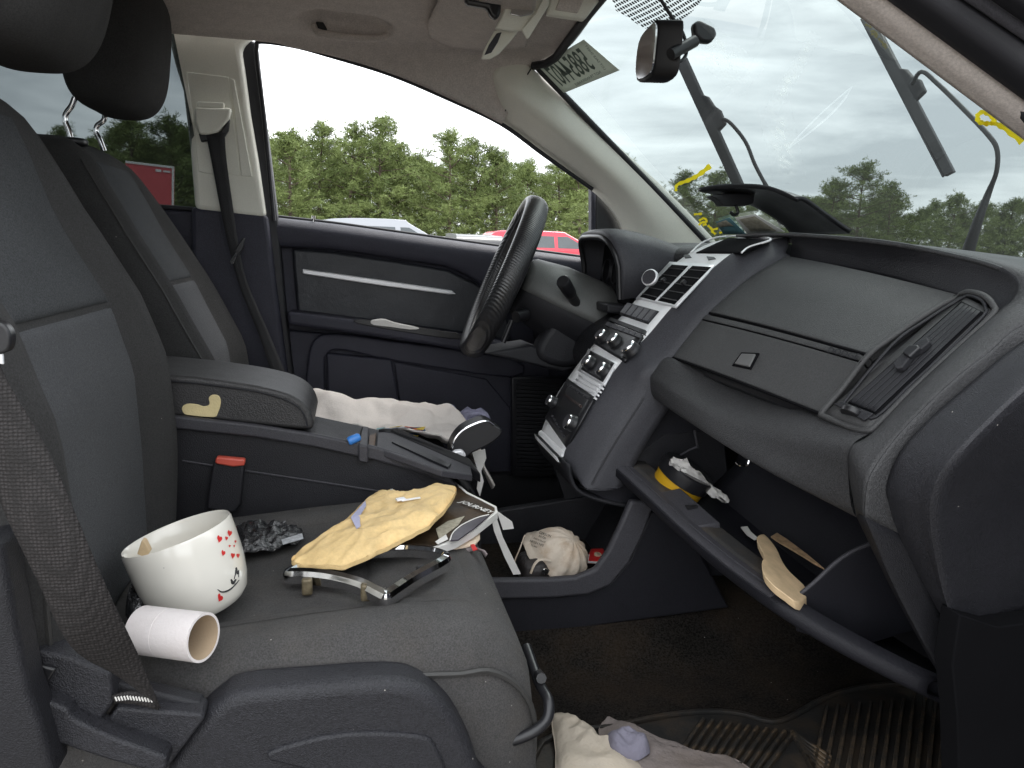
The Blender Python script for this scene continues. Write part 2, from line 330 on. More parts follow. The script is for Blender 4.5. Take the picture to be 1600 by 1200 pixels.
# ------------------------------------------------------------------ pines
BARK = M('pine_bark', (.10, .075, .055), .95, bump=.6, bscale=30)
def needle_mat():
    m = bpy.data.materials.new('pine_needles'); m.use_nodes = True; t = m.node_tree; b = t.nodes['Principled BSDF']; N = t.nodes.new; l = t.links.new
    tcn = N('ShaderNodeTexCoord'); nz = N('ShaderNodeTexNoise'); nz.inputs['Scale'].default_value = .9; nz.inputs['Detail'].default_value = 3; l(tcn.outputs['Object'], nz.inputs['Vector'])
    at_ = N('ShaderNodeAttribute'); at_.attribute_name = 'tone'; oi = N('ShaderNodeObjectInfo')
    ad = N('ShaderNodeMath'); ad.operation = 'ADD'; l(nz.outputs['Fac'], ad.inputs[0]); l(at_.outputs['Fac'], ad.inputs[1])
    ad2 = N('ShaderNodeMath'); ad2.operation = 'MULTIPLY_ADD'; l(oi.outputs['Random'], ad2.inputs[0]); ad2.inputs[1].default_value = .25; l(ad.outputs[0], ad2.inputs[2])
    r = N('ShaderNodeValToRGB'); l(ad2.outputs[0], r.inputs[0]); e = r.color_ramp.elements; e[0].position = .35; e[0].color = (.066, .095, .030, 1); e[1].position = 1.25/1.3; e[1].color = (.185, .23, .078, 1)
    l(r.outputs[0], b.inputs['Base Color']); b.inputs['Roughness'].default_value = .7; b.inputs['Specular IOR Level'].default_value = .2
    return m
NEED = needle_mat()
def pine_data(seed, H=9., crown0=.25, rad=2.3, tufts=1250):
    rnd = random.Random(seed); tv, tf = [], []
    def limb(P, r0, r1, seg=6):
        b = len(tv); Pn, Fm = frames(P)
        for i, p in enumerate(Pn):
            r = r0+(r1-r0)*i/(len(Pn)-1)
            for k in range(seg): a = 2*math.pi*k/seg; tv.append(p+Fm[i][1]*math.cos(a)*r+Fm[i][2]*math.sin(a)*r)
        for i in range(len(Pn)-1):
            for k in range(seg): k2 = (k+1) % seg; tf.append([b+i*seg+k, b+i*seg+k2, b+(i+1)*seg+k2, b+(i+1)*seg+k])
    bend = Vector((rnd.uniform(-.5, .5), rnd.uniform(-.5, .5), 0))
    tp = lambda t: Vector((0, 0, H*t)) + bend*t*t
    limb([tp(i/6) for i in range(7)], .16, .03)
    cv, cf, tone = [], [], []
    nb = 34; tips = []
    for i in range(nb):
        t = crown0 + (1-crown0)*(i/nb)**.9; a = i*2.4+rnd.uniform(-.5, .5)
        s = math.sin(math.pi*min(1, (t-crown0)/(1-crown0)*.82+.2)); Ln = rad*(.35+.75*s)*rnd.uniform(.65, 1.2)*(1-.55*max(0, t-.75)/.25)
        p0 = tp(t); d = Vector((math.cos(a), math.sin(a), rnd.uniform(-.1, .45)))
        P = [p0 + d*Ln*k/4 + Vector((0, 0, .12*Ln*(k/4)**2)) for k in range(5)]
        limb(P, .05, .012, 4)
        tips.append((P, Ln))
    for i in range(tufts):
        P, Ln = tips[rnd.randrange(nb)]; u = rnd.uniform(.35, 1.08)
        k = min(3, int(u*4)); q = P[k].lerp(P[k+1], min(1.2, u*4-k)) + Vector((rnd.gauss(0, .26), rnd.gauss(0, .26), rnd.gauss(.06, .20)))
        if i < 26: q = tp(rnd.uniform(.86, 1.02)) + Vector((rnd.gauss(0, .16), rnd.gauss(0, .16), 0))
        tn = rnd.uniform(.0, .34); L0 = rnd.uniform(.17, .30)
        for s in range(11):
            d = Vector((rnd.gauss(0, 1), rnd.gauss(0, 1), rnd.gauss(.45, .8))).normalized(); w = d.cross(Vector((rnd.gauss(0, 1), rnd.gauss(0, 1), rnd.gauss(0, 1)))).normalized()*.017
            b = len(cv); e = q+d*L0*rnd.uniform(.7, 1.2); cv += [q-w*.4, q+w*.4, e+w, e-w]; cf.append([b, b+1, b+2, b+3]); tone += [tn]*4
    return tv, tf, cv, cf, tone
def mk(name, v, f, mat, tone=None):
    me = bpy.data.meshes.new(name); me.from_pydata(v, [], f); me.materials.append(mat)
    if tone: a = me.attributes.new('tone', 'FLOAT', 'POINT'); a.data.foreach_set('value', tone)
    return me
PV = []
for i, (H, c0, rad) in enumerate(((9., .18, 2.4), (8.2, .12, 2.2), (9.6, .32, 2.5), (7.4, .08, 2.0), (8.8, .25, 2.8))):
    tv, tf, cv, cf, tone = pine_data(40+i, H, c0, rad); PV.append((tv, tf, cv, cf, tone, mk('trunk', tv, tf, BARK), mk('crown', cv, cf, NEED, tone), H))
def bear(px, d, py=400):
    r_ = ray(px, py); h = math.hypot(r_.x, r_.y); return Vector((CAM.x+r_.x/h*d, CAM.y+r_.y/h*d, 0))
def pine(px, d, hgt, k, rz, label):
    p = bear(px, d); e = empty('pine_tree', p, None, label, 'pine tree', 'pines at the edge of the lot'); s = .95*hgt/PV[k][7]; e.scale = (s*1.05, s*1.05, s); e.rotation_euler[2] = rz
    for nm, me in (('trunk', PV[k][5]), ('crown', PV[k][6])):
        o = bpy.data.objects.new(nm, me); col.objects.link(o); o.parent = e
    return e
TREES = [
 (215, 46, 7.4, 1, .3, 'dark pine seen above the driver seat shoulder through the rear side window'),
 (275, 47, 7.6, 4, 1.3, 'dark pine beside the door pillar in the rear side window'),
 (455, 47, 7.4, 3, 2.0, 'leftmost pine in the driver window, beside the door pillar'),
 (498, 49, 8.3, 0, 4.1, 'second pine from the left in the driver window, with a spiky top'),
 (545, 48, 8.2, 2, .9, 'pine with a broad crown left of the tallest pine in the driver window'),
 (592, 48, 8.7, 4, 3.2, 'tallest pine in the left half of the driver window, above the silver car'),
 (622, 50, 7.6, 1, 5.2, 'pine on the right shoulder of the tallest pine above the silver car'),
 (658, 55, 7.4, 3, 1.1, 'small narrow pine in the dip of the tree line in the driver window'),
 (702, 47, 8.0, 0, 2.6, 'wide rounded pine right of the dip in the tree line'),
 (740, 48, 7.7, 4, .2, 'pine in the middle of the driver window between the two rounded crowns'),
 (775, 48, 7.2, 1, 4.6, 'pine just left of the top of the steering wheel'),
 (825, 54, 6.9, 2, 3.7, 'lower pine right above the steering wheel rim'),
 (872, 52, 7.0, 0, 1.9, 'pine right of the steering wheel in the driver window'),
 (905, 50, 6.5, 3, 5.8, 'last pine before the windshield pillar in the driver window'),
 (1060, 68, 8.1, 1, .6, 'hazy pine in the windshield beside the cream pillar'),
 (1112, 66, 8.0, 4, 2.2, 'rounded pine behind the yellow marker stroke on the windshield'),
 (1290, 66, 7.4, 0, 4.4, 'pine in the windshield right of the opened dashboard lid'),
 (1335, 64, 8.4, 4, 1.5, 'tallest pine in the windshield, right of the opened dashboard lid'),
 (1385, 66, 7.2, 2, 3.0, 'pine with stepped branches in the middle of the windshield'),
 (1480, 74, 6.9, 1, .8, 'low pine left of the base of the right wiper arm'),
 (1565, 78, 6.8, 3, 2.8, 'low pine at the right edge of the windshield')]
for a in TREES: pine(*a)
wv, wf, wt = [], [], []
rnd = random.Random(3)
for i in range(96):
    px = 110 + i*16.2 + rnd.uniform(-8, 8); d = (56 if px < 960 else 78) + rnd.uniform(-3, 9); k = rnd.randrange(5)
    top = rnd.uniform(6.2, 7.9) if px < 960 else rnd.uniform(5.0, 6.8)
    p = bear(px, d); s = top/PV[k][7]; M4 = Matrix.Translation(p) @ Matrix.Rotation(rnd.uniform(0, 6), 4, 'Z') @ Matrix.Scale(s, 4); b = len(wv)
    wv += [M4 @ Vector(v) for v in PV[k][2]]; wf += [[b+q for q in f] for f in PV[k][3]]; wt += PV[k][4]
for i in range(110):     # young pines and brush at the foot of the wood
    px = 110 + i*14 + rnd.uniform(-6, 6); d = (44 if px < 960 else 62) + rnd.uniform(-1, 4); k = rnd.choice((1, 3)); p = bear(px, d); s = rnd.uniform(2.2, 4.2)/PV[k][7]
    M4 = Matrix.Translation(p) @ Matrix.Rotation(rnd.uniform(0, 6), 4, 'Z') @ Matrix.Diagonal((s*1.5, s*1.5, s, 1)); b = len(wv); nq = 560*4*2; 
    wv += [M4 @ Vector(v) for v in PV[k][2][:nq]]; wf += [[b+q for q in f] for f in PV[k][3][:nq//4]]; wt += PV[k][4][:nq]
wo_ = link('pine_wood', mk('pine_wood', wv, wf, NEED, wt)); tag(wo_, 'dense pine wood and brush closing off the far side of the lot', 'wood', kind='stuff')

# ------------------------------------------------------------------ parked cars outside
TYRE = M('tyre', (.02, .02, .02), .8); RIM = M('rim', (.5, .5, .52), .35, metal=.8); CGL = M('car_window', (.03, .04, .045), .05, spec=.8); LAMP = M('tail_lamp', (.4, .02, .02), .2); HLAMP = M('head_lamp', (.7, .7, .72), .1)
def parked_car(px, d, rz, paint, label, H=1.62, Ln=4.5, hood=.95, notch=.0):
    p = bear(px, d); e = empty('parked_car', p, None, label, 'car', 'cars parked across the lot'); e.rotation_euler[2] = rz
    W['tmp'] = Vector((0, 0, 0)); h = Ln/2
    body = [(-h, .35), (-h+.02, .75), (-h+.1, hood+.05), (-h+.9, hood+.08), (h-1.5, hood+.06), (h-.35, hood-.12), (h-.05, hood-.28), (h, .45), (h-.1, .28), (-h+.1, .28)]
    cab = [(-h+.15, hood+.05), (-h+.45+notch, H-.12), (-h+.9+notch, H-.02), (0, H), (h-2.0, H-.08), (h-1.15, hood+.05)]
    def part(nm, prof, hw, hwt, mat, bev, zt=None):
        zs = [q[1] for q in prof]; lo, hi = min(zs), max(zs); vs_ = []
        for s in (-1, 1): vs_ += [(x, s*(hw+(hwt-hw)*(z-lo)/(hi-lo)), z) for x, z in prof]
        n = len(prof); fs = [list(range(n)), list(range(2*n-1, n-1, -1))] + [[i, (i+1) % n, n+(i+1) % n, n+i] for i in range(n)]
        o = mesh(nm, vs_, fs, mat, None, bevel=bev); c = W[o.name]; o.parent = e; o.location = c; return o
    part('body', spl(body, 3, True), .90, .86, paint, .03); part('cabin', spl(cab, 6), .84, .62, paint, .07)
    for s in (-1, 1):
        for (x0, x1, x2, x3) in ((-h+.62, -.12, -.12, -h+.85+notch), (-.02, h-1.45, h-2.05, -.02)):
            q = [(x0, hood+.13), (x1, hood+.13), (x2, H-.14), (x3, H-.14)]
            f = lambda z: .84+(.62-.84)*(z-hood-.05)/(H-hood-.05)+.004
            vs_ = [(x, s*(f(z)), z) for x, z in q] + [(x, s*(f(z)-.03), z) for x, z in q]
            o = mesh('window', vs_, [[0, 1, 2, 3], [4, 5, 6, 7], [0, 1, 5, 4], [1, 2, 6, 5], [2, 3, 7, 6], [3, 0, 4, 7]], CGL, None, smooth=False); c = W[o.name]; o.parent = e; o.location = c
        for x in (-h+.85, h-.9):
            o = lathe('wheel', [(0, -.02), (.2, 0), (.22, .02), (.32, .03), (.33, -.08), (.33, -.2), (.1, -.2)], (x, s*.9, .33), (0, s, 0), [RIM, TYRE], None, 20, mi=[0, 0, 1, 1, 1, 1]); c = W[o.name]; o.parent = e; o.location = c
        o = box('mirror', (h-1.35, s*.98, hood+.14), (.12, .2, .14), paint, None, .03); c = W[o.name]; o.parent = e; o.location = c
        for x, mm, nm in ((-h+.03, LAMP, 'tail_lamp'), (h-.12, HLAMP, 'headlight')):
            o = box(nm, (x, s*.68, hood-.12 if mm is LAMP else hood-.26), (.12, .3, .18), mm, None, .03); c = W[o.name]; o.parent = e; o.location = c
    f0 = [(h-1.2, hood+.1), (h-1.95, H-.12)]
    for nm, (a, b_) in (('windscreen', f0), ('rear_window', [(-h+.2, hood+.12), (-h+.45+notch, H-.15)])):
        sx = .015 if nm == 'windscreen' else -.015
        vs_ = [(a[0]+sx, -.68, a[1]), (a[0]+sx, .68, a[1]), (b_[0]+sx, .55, b_[1]), (b_[0]+sx, -.55, b_[1])]; vs_ += [(x-sx*2.2, y, z-.01) for x, y, z in vs_]
        o = mesh(nm, vs_, [[0, 1, 2, 3], [4, 5, 6, 7], [0, 1, 5, 4], [1, 2, 6, 5], [2, 3, 7, 6], [3, 0, 4, 7]], CGL, None, smooth=False); c = W[o.name]; o.parent = e; o.location = c
    return e
def paint(n, c, metal=.3):
    m = bpy.data.materials.new(n); m.use_nodes = True; b = m.node_tree.nodes['Principled BSDF']; b.inputs['Base Color'].default_value = (*c, 1); b.inputs['Roughness'].default_value = .28; b.inputs['Metallic'].default_value = metal; b.inputs['Coat Weight'].default_value = .6; return m
parked_car(612, 15.5, R(12), paint('paint_silver', (.27, .28, .30), .5), 'silver car with a rounded roof nearest the driver window sill', 1.56, 4.4, .95, .25)
parked_car(690, 27, R(80), paint('paint_white', (.75, .75, .74), .0), 'white car behind the hood of the silver car', 1.42, 4.6, .95)
parked_car(729, 22.5, R(96), paint('paint_black', (.015, .015, .017), .1), 'small black car seen between the white cars', 1.46, 3.9, .92)
parked_car(790, 25, R(8), paint('paint_white_van', (.78, .78, .77), .0), 'white car half hidden behind the steering wheel', 1.50, 4.6, .98)
parked_car(860, 23.0, R(2), paint('paint_red', (.55, .02, .045), .2), 'bright red SUV between the steering wheel and the instrument cluster', 1.62, 4.7, 1.02)
parked_car(455, 33, R(70), paint('paint_grey_far', (.5, .5, .52), .3), 'pale car far behind the lock knob end of the driver window', 1.42, 4.4, .95)
# notice board behind the car
sg = empty('notice_sign', at(240, 300, Y=6.0), None, 'red notice sign with a white border, seen past the driver seat through the rear window', 'sign')
sg.location.z = 0; W[sg.name] = Vector(sg.location)
c0 = at(236, 298, Y=6.0)
slab('panel', [(196, 252), (272, 261), (271, 350), (196, 345)], 6.0, .02, PINK, sg, .003)
for q in (([(196, 251), (272, 260), (272, 263.5), (196, 254.5)]), ([(268.5, 261), (272, 261), (271, 349), (268, 349)]), ([(243, 264), (252, 265), (252, 269), (243, 268)]), ([(255, 266), (266, 267), (266, 270), (255, 269)])):
    slab('border', q, 5.99, .006, WHITEP, sg, 0)
box('post', (c0.x, 6.03, c0.z/2-.1), (.06, .04, c0.z), RIM, sg, .004)

# ================================================================== the car
car = empty('car', (0, 0, 0), None, 'dark grey car interior with cream pillars, seen through the open front passenger doorway', 'car')

# ------------------------------------------------------------------ floor, walls
fl = empty('floor', (0, 0, .36), car, 'dirty dark carpeted floor with a raised tunnel')
def floor_z(x, y):
    z = .36 + .07*math.exp(-(y/.17)**4) + (max(0, x-1.0)*.9)
    return z
gridmesh('carpet', [[(x, y, floor_z(x, y)) for y in np.linspace(-.74, .76, 61)] for x in np.linspace(-1.65, 1.3, 60)], CARPET, fl)
sill_ = prism('door_sill', [(-1.6, -.80, .30), (-1.6, -.74, .42), (-1.6, -.68, .43), (-1.6, -.66, .30)], (2.75, 0, 0), PLD, car, .006)
prism('far_sill', [(-1.6, .80, .30), (-1.6, .74, .46), (-1.6, .68, .46), (-1.6, .66, .30)], (2.75, 0, 0), PLD, car, .006).name = 'door_sill'
prism('firewall', [(1.28, -.78, .3), (1.28, .8, .3), (1.32, .8, 1.06), (1.32, -.78, 1.06)], (.04, 0, 0), PLB, car, 0)
tg = empty('tailgate', (-1.65, 0, .4), car, 'dark closed rear end of the cabin')
prism('lower_panel', [(-1.66, -.76, .3), (-1.66, .76, .3), (-1.72, .76, 1.1), (-1.72, -.76, 1.1)], (-.05, 0, 0), PLD, tg, .004)
prism('rear_glass', [(-1.70, -.66, 1.1), (-1.70, .66, 1.1), (-1.55, .60, 1.62), (-1.55, -.60, 1.62)], (-.006, 0, 0), REARG, tg, 0)
# near rear side: closed rear door and lock pillar, to the left of the doorway
nr = empty('rear_side', (-.9, -.74, .4), car, 'closed rear passenger door behind the doorway')
prism('door_panel', [(-1.62, -.74, .3), (-.60, -.74, .3), (-.60, -.70, 1.12), (-1.62, -.70, 1.16)], (0, -.10, 0), PLD, nr, .01)
prism('side_glass', [(-1.55, -.71, 1.16), (-.62, -.71, 1.12), (-.60, -.60, 1.60), (-1.55, -.60, 1.60)], (0, -.006, 0), REARG, nr, 0)
prism('lock_pillar', [(-.66, -.72, .3), (-.48, -.72, .3), (-.50, -.70, 1.12), (-.56, -.62, 1.57), (-.72, -.62, 1.57), (-.66, -.70, 1.12)], (0, -.07, 0), PLD, nr, .015)

# open front passenger door, hinged at the dash end, beyond the right edge of the photo
od = empty('open_door', (1.0, -.79, .4), car, 'open front passenger door')
hd = Vector((-.42, -.91, 0)).normalized(); hn = Vector((-hd.y, hd.x, 0)); hO = Vector((1.04, -.80, 0))
prism('door_panel', [hO+hd*a+Vector((0, 0, b)) for a, b in ((0, .32), (1.08, .32), (1.10, 1.14), (0, 1.06))], hn*.11, NAVY, od, .02)
prism('side_glass', [hO+hd*a+hn*.05+Vector((0, 0, b)) for a, b in ((.05, 1.06), (1.08, 1.13), (1.0, 1.56), (.62, 1.50))], hn*.005, REARG, od, 0)
tube('window_frame', [hO+hd*a+hn*.05+Vector((0, 0, b)) for a, b in ((.02, 1.06), (.62, 1.51), (1.02, 1.58), (1.10, 1.13))], .02, SEAL, od, 8)

# ------------------------------------------------------------------ headliner
def zl(x, y):    # roof lining height by position across the car
    a = abs(y)/.605
    zc = 1.628 - .02*max(0, -x-.3)*.5
    return zc - .045*a**2.4 - .03*a**10
def wsx0(y, z): return .42 + (1.549-z)*1.352 + .22*(1-(min(.66, abs(y))/.6)**2)
def hdr0(y): return 1.549 + .085*(1-(min(.56, abs(y)/.89)/.56)**2)
edge = [(-1.62, 1.556), (-.6, 1.560)] + [tuple(at(x, y, Y=.612))[::2] for x, y in ((400, 64), (456, 74), (512, 86), (562, 99), (610, 115), (656, 133), (700, 153), (742, 172), (784, 194))]
rows = []
YS = (.612, .585, .55, .45, .30, .15, 0, -.15, -.30, -.45, -.55, -.585, -.612)
for i_, (x, ze) in enumerate(edge):
    hx = max(0., (i_-2)/8.); r_ = []
    for y in YS:
        a = abs(y); xf = wsx0(y, hdr0(y)) + .014; zf = hdr0(y) + .006
        xm = x + (xf-edge[-1][0])*hx**1.2 if a <= .55 else x + (.045 if a < .6 else 0)*hx
        zm = zl(x, y); zm = zm + (zf-zm)*hx**1.6 if a <= .55 else zm
        if a > .6: zm = ze
        elif a > .56: zm = ze + ((zl(x, .55) + (hdr0(.55)-zl(x, .55))*hx**1.6) - ze)*.62
        if hx == 1. and a <= .55: xm, zm = xf, zf
        r_.append((xm, y, zm))
    rows.append(r_)
roof_rows = [[(x, y*1.07, z+.055) for x, y, z in r] for r in rows]
GH = at(540, 34, Y=.50)
def dent(v):
    dx, dy = (v.x-GH.x)/.115, (v.y-.505)/.055
    d = dx*dx+dy*dy
    return v + Vector((0, .004, .030))*max(0, 1-d**1.5) if d < 1 else v
hl = empty('headliner', (0, 0, 1.6), car, 'taupe cloth roof lining with a grab handle recess')
loft('roof_lining', rows, HEADL, hl, nu=7, nv=8, solid=.045, soff=-1, fn=dent)
BODYP = M('body_paint', (.045, .047, .052), .3, metal=.3, var=.03, coat=.6)
bo = empty('body_shell', (0, 0, 1.0), car, 'dark grey painted roof, hood and fenders')
loft('roof', roof_rows, BODYP, bo, 4, 4)
loft('hood', [[(X_, y, z - .05*(abs(y)/.78)**4) for y in np.linspace(-.80, .80, 9)] for X_, z in ((1.33, 1.055), (1.6, 1.05), (2.0, 1.01), (2.35, .92), (2.45, .80))], BODYP, bo, 4, 3)
for s_ in (-1, 1): prism('fender', [(1.04, s_*.80, .30), (2.40, s_*.80, .34), (2.44, s_*.78, .80), (2.0, s_*.80, .94), (1.33, s_*.80, 1.01), (1.10, s_*.80, 1.03)], (0, -s_*.06, 0), BODYP, bo, .015)
prism('cowl_grille', [(1.20, -.76, 1.045), (1.34, -.78, 1.052), (1.34, .78, 1.052), (1.20, .76, 1.045)], (0, 0, -.01), PLB, bo, 0)
hp = [(490, 40), (496, 50), (512, 54), (545, 58), (580, 60), (602, 57), (607, 46)]
tube('grab_handle', spl([at(x, y, Y=.535-.012*math.sin(i/6*math.pi)) for i, (x, y) in enumerate(hp)], 4), [.007]*4+[.0085]*17+[.007]*4, HEADL, hl, 10)
slab('handle_cap', [(493, 33), (505, 34), (512, 46), (500, 52)], .53, .012, PLB, hl, .003)
# folded sun visor and the hanging mirror flap
vz = empty('sun_visor', at(760, 30, Z=1.55), car, 'taupe driver sun visor folded against the roof with its mirror lid hanging open')
loft('visor_panel', [[at(675, 20, Z=1.588), at(668, 40, Z=1.580), at(672, 60, Z=1.575)], [at(700, -20, Z=1.583), at(705, 45, Z=1.566), at(712, 76, Z=1.562)], [at(760, -40, Z=1.578), at(770, 35, Z=1.562), at(775, 80, Z=1.555)], [at(840, -50, Z=1.58), at(835, 30, Z=1.566), at(822, 74, Z=1.556)]], HEADL, vz, nu=8, nv=8, solid=.014, soff=-1)
slab('mirror_frame', [(774, 44), (792, 6), (800, -18), (852, -20), (846, 20), (832, 44), (800, 48)], .20, .016, CREAM, vz, .004)
slab('vanity_mirror', [(797, 22), (803, 3), (806, -10), (838, -10), (833, 22), (814, 26)], .196, .004, CHROME, vz, .001)
slab('mirror_lid', [(752, 92), (758, 74), (772, 48), (790, 44), (812, 46), (800, 62), (780, 84), (766, 92)], .24, .008, CREAM, vz, .003)
slab('lid_recess', [(757, 86), (764, 70), (776, 52), (784, 50), (778, 66), (768, 82)], .238, .004, GREYP, vz, .001)
slab('lid_edge', [(823, 60), (815, 46), (836, 22), (850, -6), (859, -4), (858, 8), (842, 34), (826, 60)], .19, .006, CREAM, vz, .002)
slab('visor_hinge', [(726, -12), (785, -12), (783, 22), (776, 30), (766, 24), (762, 12), (728, 6)], .18, .02, PLB, vz, .006)
# overhead lamp
ol = empty('overhead_lamp', at(890, 12, Y=.12), car, 'cream overhead lamp housing near the windshield header')
slab('housing', [(862, -14), (950, -30), (938, 0), (914, 31), (855, 22)], .22, .02, CREAM, ol, .005)
slab('lens', [(876, -6), (920, -16), (903, 20), (868, 15)], .216, .006, HEADL, ol, .002)

# ------------------------------------------------------------------ windshield
def wsx(y, z): return .42 + (1.549-z)*1.352 + .22*(1-(min(.66, abs(y))/.6)**2)
def on_ws(px, py, off=0.):
    d = ray(px, py); a, b = .6, 4.
    for _ in range(50):
        t = (a+b)/2; p = CAM+d*t
        if p.x - wsx(p.y, p.z) > 0: b = t
        else: a = t
    p = CAM+d*a
    return p - d.normalized()*off
wsd = empty('windshield', (.8, 0, 1.1), car, 'dusty tinted windshield with marker writing and stickers')
def hdr(y): return 1.549 + .085*(1-(abs(y)/.56)**2)
Gw = []
for i in range(31):
    y = -.62+1.24*i/30; rowp = []
    zt = hdr(min(.56, abs(y)))
    for j in range(17):
        z = 1.04 + (zt-1.04)*j/16; yy = y*(1-.11*(j/16)); rowp.append((wsx(yy, z), yy, z))
    Gw.append(rowp)
pane = gridmesh('pane', Gw, WS, wsd)
tp_ = [(wsx(y*.89, hdr(min(.56, abs(y))))-.006, y*.89, hdr(min(.56, abs(y)))-.004) for y in np.linspace(-.62, .62, 31)]
tube('edge_seal', tp_, .010, SEAL, wsd, 8)
for s in (1, -1):
    tube('edge_seal', [(wsx(s*.62*(1-.11*j/16), 1.04+(1.549-1.04)*j/16)-.004, s*.62*(1-.11*j/16), 1.04+(hdr(.56)-1.04)*j/16) for j in range(17)], .008, SEAL, wsd, 8)
def frit_mat():
    m = bpy.data.materials.new('frit_dots'); m.use_nodes = True; t = m.node_tree; b = t.nodes['Principled BSDF']; N = t.nodes.new; l = t.links.new
    b.inputs['Base Color'].default_value = (.02, .02, .02, 1); b.inputs['Roughness'].default_value = .5
    tcn = N('ShaderNodeTexCoord'); sp = N('ShaderNodeSeparateXYZ'); l(tcn.outputs['Object'], sp.inputs[0]); prod = N('ShaderNodeMath'); prod.operation = 'MULTIPLY'
    for q_, (ax, per) in enumerate((('Y', .0085), ('Z', .0062))):
        mu = N('ShaderNodeMath'); mu.operation = 'MULTIPLY'; mu.inputs[1].default_value = math.pi/per; l(sp.outputs[ax], mu.inputs[0]); si = N('ShaderNodeMath'); si.operation = 'SINE'; l(mu.outputs[0], si.inputs[0]); ab = N('ShaderNodeMath'); ab.operation = 'ABSOLUTE'; l(si.outputs[0], ab.inputs[0]); l(ab.outputs[0], prod.inputs[q_])
    c = N('ShaderNodeMath'); c.operation = 'GREATER_THAN'; l(prod.outputs[0], c.inputs[0]); c.inputs[1].default_value = .42; l(c.outputs[0], b.inputs['Alpha']); return m
FRIT = frit_mat()
fr_rows = [[on_ws(930, -22, .004), on_ws(1000, -40, .004), on_ws(1060, -40, .004), on_ws(1130, -30, .004)], [on_ws(958, 3, .004), on_ws(1005, -12, .004), on_ws(1055, -10, .004), on_ws(1100, -4, .004)], [on_ws(962, 16, .004), on_ws(996, 26, .004), on_ws(1040, 30, .004), on_ws(1082, 18, .004)], [on_ws(975, 22, .004), on_ws(1003, 42, .004), on_ws(1030, 48, .004), on_ws(1060, 34, .004)]]
loft('dotted_band', fr_rows, FRIT, wsd, 4, 4)
# auction sheet inside the glass, seen from its back
q = [on_ws(838, 106, .006), on_ws(912, 62, .006), on_ws(968, 110, .006), on_ws(877, 147, .006)]
st = empty('lot_sticker', q[0], None, 'pale lot number sheet stuck to the top corner of the windshield, digits seen mirrored', 'sticker')
loft('sheet', [[q[0], q[1]], [q[3], q[2]]], STICK, st, 6, 6, solid=.0006)
ux = (q[1]-q[0]).normalized(); uy = (q[0]-q[3]); uy = (uy-ux*uy.dot(ux)).normalized(); cc_ = (q[0]+q[1]+q[2]+q[3])/4; nn = ux.cross(uy)
if nn.dot(CAM-cc_) < 0: nn = -nn
wdt, hgt = (q[1]-q[0]).length, (q[0]-q[3]).length
text('digits', '58854407', cc_+nn*.004+uy*hgt*.05-ux*wdt*.04, ux, uy, hgt*.98, INK, st, .0, mirror=True, squash=.90*wdt/(4.75*hgt*.98), bold=.015)
text('small_print', 'NOT TRANSFERABLE', cc_+nn*.004-uy*hgt*.40+ux*wdt*.1, ux, uy, hgt*.12, INK, st, .0, mirror=True)
text('small_print', 'LOT SALE SHEET', cc_+nn*.004+ux*wdt*.44, -uy, ux, hgt*.11, INK, st, .0, mirror=True)
def wstroke(name, pts, r, mat, parent, off=.006):
    return tube(name, [on_ws(x, y, off) for x, y in spl(pts, 6)], r, mat, parent, 6, flat=.3, up=(-.6, 0, .8))
def stroke(pts, w0, w1, name='marker_stroke'):
    P = [on_ws(x, y, .005) for x, y in spl(pts, 6)]; n = len(P); vs_ = []; 
    for i, p in enumerate(P):
        a = P[max(0, i-1)]; b = P[min(n-1, i+1)]; t = (b-a).normalized(); s = t.cross((CAM-p).normalized()).normalized(); w = w0+(w1-w0)*i/(n-1)
        w *= 1+.25*math.sin(i*1.7)
        vs_ += [p+s*w, p-s*w]
    return mesh(name, vs_, [[2*i, 2*i+1, 2*i+3, 2*i+2] for i in range(n-1)], YMARK, wsd)
stroke([(1056, 299), (1058, 289), (1075, 282), (1092, 273), (1110, 259)], .003, .006)
for s_ in ([(1084, 335), (1097, 334)], [(1092, 345), (1100, 341), (1104, 346), (1096, 348), (1092, 352)], [(1106, 352), (1112, 358)], [(1122, 357), (1112, 360), (1118, 366)], [(1124, 364), (1130, 362)], [(1098, 352), (1104, 350)]): stroke(s_, .0024, .003)
stroke([(1545, 194), (1530, 190), (1528, 180), (1538, 175), (1552, 184), (1550, 192), (1538, 193)], .003, .003); stroke([(1548, 190), (1570, 200), (1598, 222)], .003, .004)
for nm, pp, mt, lb in (('registration_card', [(1148, 340), (1180, 335), (1226, 362), (1168, 366)], PAPER, 'tan printed card with a white margin standing in the windshield corner'), ('inspection_sticker', [(1118, 347), (1140, 340), (1166, 366), (1130, 366)], TEAL, 'teal printed sticker left of the tan card in the windshield corner')):
    Q = [on_ws(x, y, .012) for x, y in pp]; e_ = empty(nm, Q[3], None, lb, 'card' if mt is PAPER else 'sticker')
    loft('sheet', [[Q[0], Q[1]], [Q[3], Q[2]]], mt, e_, 3, 3, solid=.0008)
    I = [on_ws(x, y, .0155) for x, y in ([(1155, 343), (1179, 338), (1213, 361), (1173, 362)] if mt is PAPER else [(1120, 349), (1134, 344), (1146, 353), (1124, 355)])]
    loft('printed_field', [[I[0], I[1]], [I[3], I[2]]], TAN, e_, 3, 3, solid=.0004)
